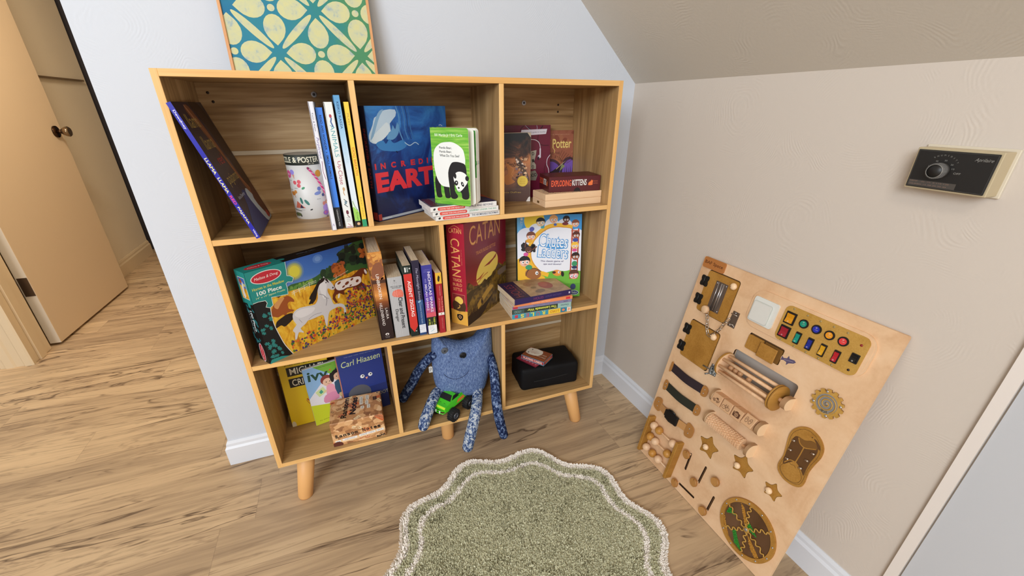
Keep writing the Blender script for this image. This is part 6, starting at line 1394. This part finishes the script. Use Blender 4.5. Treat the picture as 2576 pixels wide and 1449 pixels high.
# massage roller
part('axle_holder', post(.2030, .2830, .0185, .0130, .007)); part('axle_holder', post(.3370, .2830, .0185, .0130, .009))
def f(mb):
    mb.cyl((.2130, .283, .0165), (.3220, .283, .0165), .0130, BEECH, n=24); mb.cyl((.2060, .283, .0165), (.3400, .283, .0165), .0042, M('b98a60', .5), n=12)
    for i in range(16):
        for k in range(14):
            a = R(360 / 14 * k + (i % 2) * 12.9); x = .2165 + .0068 * i
            X = Matrix.Translation((x, .283, .0165)) @ Matrix.Rotation(a, 4, 'X')
            vs = [X @ Vector(p) for p in ((-.0031, -.0029, .0125), (.0031, -.0029, .0125), (.0031, .0029, .0125), (-.0031, .0029, .0125), (-.0014, -.0013, .0168), (.0014, -.0013, .0168), (.0014, .0013, .0168), (-.0014, .0013, .0168))]
            mb.add(vs, [(0, 1, 5, 4), (1, 2, 6, 5), (2, 3, 7, 6), (3, 0, 4, 7), (4, 5, 6, 7)], BEECH)
part('massage_roller', f, fixn=False)
# switch panel
sw = part('switch_panel', lambda mb: (mb.prism(rrect(.1850, .5650, .4680, .6610, .030, 8), 0, .0035, PLY), mb.prism(rrect(.1895, .5695, .4635, .6565, .026, 8), .0035, .0042, PLY)))
part('wall_switch', lambda mb: (mb.prism(rrect(.1945, .5790, .2600, .6430, .006), .0042, .0085, M('e0e0d8', .35)), mb.prism(rrect(.1975, .5820, .2480, .6330, .005), .0085, .0115, M('ccccc4', .35)), mb.prism(rrect(.1995, .5840, .2460, .6310, .004), .0115, .0125, M('dedcd4', .35))), sw)
gp = part('gold_plate', lambda mb: (mb.prism(rrect(.2735, .5675, .4555, .6535, .014, 6), .0042, .0062, HDF2)), sw)
def rocker(x, y, w, h, c, rnd=False, lit=0):
    def f(mb):
        B_ = M('131012', .4)
        mb.prism(ellpts(x, y, w / 2) if rnd else rrect(x - w / 2, y - h / 2, x + w / 2, y + h / 2, .0008, 2), .0062, .0085, B_)
        iw, ih = (w * .34, w * .34) if rnd else (w * .34, h * .36); C_ = M(c, .2)
        if rnd: mb.prism(ellpts(x, y, iw), .0085, .0098, C_)
        else:
            vs = [(x - iw, y - ih, .0085), (x + iw, y - ih, .0085), (x + iw, y + ih, .0085), (x - iw, y + ih, .0085), (x - iw, y - ih, .0120), (x + iw, y - ih, .0120), (x + iw, y, .0095), (x - iw, y, .0095), (x + iw, y + ih, .0112), (x - iw, y + ih, .0112)]
            mb.add(vs, [(4, 5, 6, 7), (7, 6, 8, 9), (0, 1, 5, 4), (3, 2, 8, 9), (0, 4, 7, 9, 3), (1, 5, 6, 8, 2)], C_)
        z_ = .0101 if rnd else .0122; r_ = .0013
        mb.tube([(x + r_ * math.cos(R(a)), y + (ih * .5 if rnd else -ih * .72) + r_ * math.sin(R(a)), z_ - (0 if rnd else .0004)) for a in range(0, 360, 30)], .00025, M('e0dcd4', .4), 5, closed=True)
        if rnd: mb.tube([(x - iw * .3, y - ih * .2, z_), (x + iw * .6, y - ih * .1, z_)], .00025, M('e0dcd4', .4), 5)
    return f
for x, y, w, h, c, rd in ((.2925, .6255, .0240, .0290, 'd8921c', 0), (.2925, .5910, .0240, .0290, 'a02430', 0), (.3250, .6265, .0205, 0, '149078', 1), (.3540, .6272, .0205, 0, '2430a8', 1), (.3822, .6272, .0205, 0, 'e8961c', 1), (.4105, .6275, .0205, 0, 'e03c3c', 1),
    (.3250, .5910, .0125, .0280, '16907c', 0), (.3536, .5910, .0125, .0280, '1f2c88', 0), (.3822, .5912, .0125, .0280, 'd8a020', 0), (.4106, .5915, .0125, .0280, 'b8202c', 0), (.4420, .6055, .0150, .0200, '141416', 0)):
    part('rocker_switch', rocker(x, y, w, h, c, rd), gp)
def led(x, y, c, r=.0024): return lambda mb: mb.sphere((x, y, .0062), r, M(c, .3), (1, 1, .7), 14, 8)
for x, y in ((.2920, .6485), (.3247, .6470), (.3538, .6468), (.3822, .6472), (.4106, .6472), (.2920, .5705), (.3255, .5700), (.3538, .5705), (.3822, .5708), (.4106, .5712)): part('small_lamp', led(x, y, 'a08a58'), gp)
part('indicator_light', led(.4417, .6353, '8c1c1c', .0027), gp); part('indicator_light', led(.4417, .5783, '241014', .0027), gp)
# hinged flap
part('hinged_flap', lambda mb: (mb.prism(rrect(.2155, .5085, .2560, .5460, .004), -.001, .0045, HDF), mb.prism(rrect(.2590, .5085, .3060, .5460, .003), -.004, .0010, M('7a5420', .6)), mb.box((.2560, .5075, .0100), (.3010, .5440, .0140), HDF, .0010), mb.box((.2545, .5120, .0045), (.2600, .5400, .0105), M('131210', .5), .001)))
# gear maze
def f(mb):
    o = []
    gx, gy = .4362, .4905
    for k in range(14):
        a = 360 / 14 * k
        for da, r_ in ((-9, .0270), (-5, .0325), (5, .0325), (9, .0270)): o.append((gx + r_ * math.cos(R(a + da)), gy + r_ * math.sin(R(a + da))))
    mb.prism(o, .0030, .0065, HDF2); mb.prism([(gx + (x_ - gx) * .97, gy + (y_ - gy) * .97) for x_, y_ in o], .0, .0030, M('6a4a24', .6))
    mb.prism(ellpts(gx, gy, .0215, n=48), .0065, .0066, M('8a8680', .5))
    sp = [(gx + (.003 + .0172 * t) * math.cos(R(90 - t * 860)), gy + (.003 + .0172 * t) * math.sin(R(90 - t * 860)), .0076) for t in [i / 90 for i in range(91)]]
    mb.tube(sp, .0013, HDF2, 6)
    rn = random.Random(2)
    for k in range(30): a = R(rn.uniform(230, 300)); r_ = rn.uniform(.013, .020); mb.sphere((gx + r_ * math.cos(a), gy + r_ * math.sin(a), .0072), .0008, M('6a5420', .4, .4), nu=6, nv=4)
gm = part('gear_maze', f, fixn=False)
for k, (dx, dy) in enumerate(((0, 0), (0, .0265), (0, -.0265), (.0265, 0), (-.0265, 0))): part('screw_head', lambda mb: screw(mb, .4362 + dx * math.cos(.35) - dy * math.sin(.35), .4905 + dx * math.sin(.35) + dy * math.cos(.35), .0066, .0042 if k == 0 else .0028), gm)
# lacing shoe
DK = M('5e3c18', .6)
def f(mb):
    mb.prism(SHOE, 0, .0042, HDF)
    F = Face(mb, (0, 0, .0042), (1, 0, 0), (0, 1, 0), .5, .685); c_ = (.4355, .347); ins = [((x_ - c_[0]) * .87 * 1000 + c_[0] * 1000, (y_ - c_[1]) * .925 * 1000 + c_[1] * 1000) for x_, y_ in SHOE]
    F.line(ins + ins[:1], .7, DK)
    F.poly([(409, 371), (412, 384), (419, 388), (432, 389), (444, 397), (456, 397), (463, 386), (464, 372), (461, 350), (461, 330), (461.5, 314), (452, 322), (442, 328), (436, 331), (432, 329), (424, 318), (416, 307), (412, 315), (410, 340)], DK, 3)
    F.poly([(420, 387), (432, 389), (444, 396), (456, 397), (460, 387), (446, 377), (430, 374)], '7a5220', 3)
    F.line([(419, 386), (426, 376), (437, 373), (447, 378), (459, 386)], 2.2, HDF, 4); F.line([(437, 374), (437, 352), (436, 330)], 2.4, HDF); F.line([(436, 330), (424, 326), (416, 312)], 2, HDF, 3); F.line([(436, 330), (449, 324), (461, 312)], 2, HDF, 3)
    F.poly([(446, 405), (454, 404), (464, 396), (466, 390), (461, 390), (454, 398)], DK, 3); F.ell(442, 405, 1.4, 1.4, DK)
    F.line([(417, 311), (413, 298), (420, 287), (434, 281), (448, 283), (459, 291), (461, 306), (452, 318), (444, 322)], .8, DK, 4); F.line([(424, 322), (430, 318), (436, 321), (442, 318)], .8, DK, 3)
shoe = part('lacing_shoe', f, fixn=False)
for x, y in ((.4135, .3745), (.4160, .3500), (.4185, .3265), (.4585, .3755), (.4545, .3526), (.4505, .3278)):
    part('lace_hook', lambda mb: (mb.tube([(x - .0035, y - .001, .0042), (x - .003, y, .0085), (x + .003, y + .001, .0085), (x + .0035, y + .001, .0042)], .0008, M('d8c8b8', .2, .9), 8), mb.tube([(x - .0035, y - .003, .0042), (x - .003, y - .002, .0085), (x + .003, y - .001, .0085), (x + .0035, y - .001, .0042)], .0008, M('d8c8b8', .2, .9), 8)), shoe)
for (o, kn), sc in zip(STARS, (1, .9, .8)):
    cx_ = sum(p[0] for p in o) / len(o); cy_ = sum(p[1] for p in o) / len(o)
    st = part('star_piece', lambda mb: mb.prism([(cx_ + (a - cx_) * .955, cy_ + (b - cy_) * .955) for a, b in o], -.0055, .0012, HDF)); part('round_knob', dome(kn[0], kn[1], .0012, .0085 * (.92 + .08 * sc)), st)
# abacus
for x in (.0225, .1500): part('bead_rail', lambda mb: mb.box((x, .0170, 0), (x + .0105, .1500, .0270), HDF, .0012))
for y, xs in ((.1280, ((.0480, 0), (.0720, 1), (.1340, 0))), (.0850, ((.0480, 1), (.0725, 0), (.1290, 1))), (.0420, ((.0480, 0), (.0780, 1), (.1060, 0)))):
    rd = part('bead_rod', lambda mb: mb.cyl((.031, y, .0140), (.152, y, .0140), .0022, BEECH, n=10))
    for x, q in xs: part('bead', lambda mb: mb.sphere((x, y, .0145), .0130, BEAD2 if q else M('e6bf98', .45), nu=24, nv=16), rd)
# sliding pegs
for x, y in ((.1870, .1335), (.2405, .0795), (.2955, .1350), (.1865, .0240), (.2970, .0300)):
    part('sliding_peg', lambda mb: (mb.cyl((x + .003, y + .001, -.004), (x + .003, y + .001, .0095), .0035, BEECH, n=14), mb.cyl((x + .001, y, .0095), (x, y, .0165), .0126, M('a8743a', .5), n=32, bev=.0010, capmat=M('bb8648', .5))))
# sand wheel
wx, wy, wr = .4110, .0880, .0755
def f(mb):
    out = ellpts(wx, wy, wr, n=72); inn = ellpts(wx, wy, wr - .0105, n=72)
    n_ = 72; mb.add([(a, b, .0065) for a, b in out] + [(a, b, .0065) for a, b in inn], [(i, (i + 1) % n_, n_ + (i + 1) % n_, n_ + i) for i in range(n_)], HDF)
    mb.add([(a, b, .0) for a, b in out] + [(a, b, .0065) for a, b in out], [(i, (i + 1) % n_, n_ + (i + 1) % n_, n_ + i) for i in range(n_)], HDF)
    mb.add([(a, b, .0030) for a, b in inn] + [(a, b, .0065) for a, b in inn], [(i, (i + 1) % n_, n_ + (i + 1) % n_, n_ + i) for i in range(n_)], HDF)
    t = NT('wheel_backing', 0.3, 0.5); v = t.coords((18, 4, 18), rot=(0, 0, 0.9)); t.base(t.ramp(t.noise(v, 1, 3), [(0.3, '54371f'), (0.7, '6f5038')]))
    mb.prism(inn, .0010, .0030, t.m)
wh = part('sand_wheel', f, fixn=False)
rn = random.Random(5); GG, GO = M('2f8a2a', .35), M('c8923a', .3, .3)
for poly_, col, nn in (([(352, 104), (350, 82), (362, 92), (374, 96)], GG, 120), ([(404, 88), (416, 92), (440, 92), (428, 100), (410, 110)], GG, 120), ([(388, 64), (404, 44), (424, 24), (400, 28), (384, 52)], GG, 130),
    ([(372, 138), (384, 134), (416, 92), (410, 88), (396, 104)], GO, 110), ([(350, 72), (356, 60), (384, 26), (376, 28), (354, 52)], GO, 100), ([(414, 82), (424, 76), (468, 48), (462, 40), (440, 50)], GO, 120)):
    def f(mb):
        mb.add([(p[0] / 1000, p[1] / 1000, .0033) for p in poly_], [tuple(t) for t in tessellate_polygon([[Vector((p[0], p[1], 0)) for p in poly_]])], col)
        ctr = (sum(p[0] for p in poly_) / len(poly_), sum(p[1] for p in poly_) / len(poly_)); k = 0
        while k < nn:
            a, b, c_ = rn.choice([(poly_[i], poly_[(i + 1) % len(poly_)], ctr) for i in range(len(poly_))]); u, v_ = rn.random(), rn.random()
            if u + v_ > 1: u, v_ = 1 - u, 1 - v_
            x = (a[0] * (1 - u - v_) + b[0] * u + c_[0] * v_) / 1000; y = (a[1] * (1 - u - v_) + b[1] * u + c_[1] * v_) / 1000
            if math.hypot(x - wx, y - wy) < wr - .012: mb.sphere((x, y, .0036 + rn.uniform(0, .0012)), .0011, col, nu=6, nv=4)
            k += 1
    g_o = part('coloured_sand', f, wh, fixn=False); g_o['kind'] = 'stuff'
def f(mb):
    for k in range(6):
        a0 = R(40 + 60 * k); pts = []
        for j in range(15):
            r_ = .006 + (wr - .017) * j / 14; sd = .0030 * (1 if j % 4 in (1, 2) else -1) * (0 if j in (0, 14) else 1); a = a0 + .10 * math.sin(j / 14 * 3.1)
            pts.append((wx + r_ * math.cos(a) - sd * math.sin(a), wy + r_ * math.sin(a) + sd * math.cos(a), .0052))
        mb.tube(spline(pts, 3), .0017, HDF2, 6)
    mb.cyl((wx, wy, .003), (wx, wy, .0066), .0085, HDF2, n=28)
part('zigzag_walls', f, wh)
for k in range(12): a = R(16 + 30 * k); part('screw_head', lambda mb: screw(mb, wx + .0703 * math.cos(a), wy + .0703 * math.sin(a), .0066, .0024), wh)
part('screw_head', lambda mb: screw(mb, wx, wy, .0067, .0048), wh)
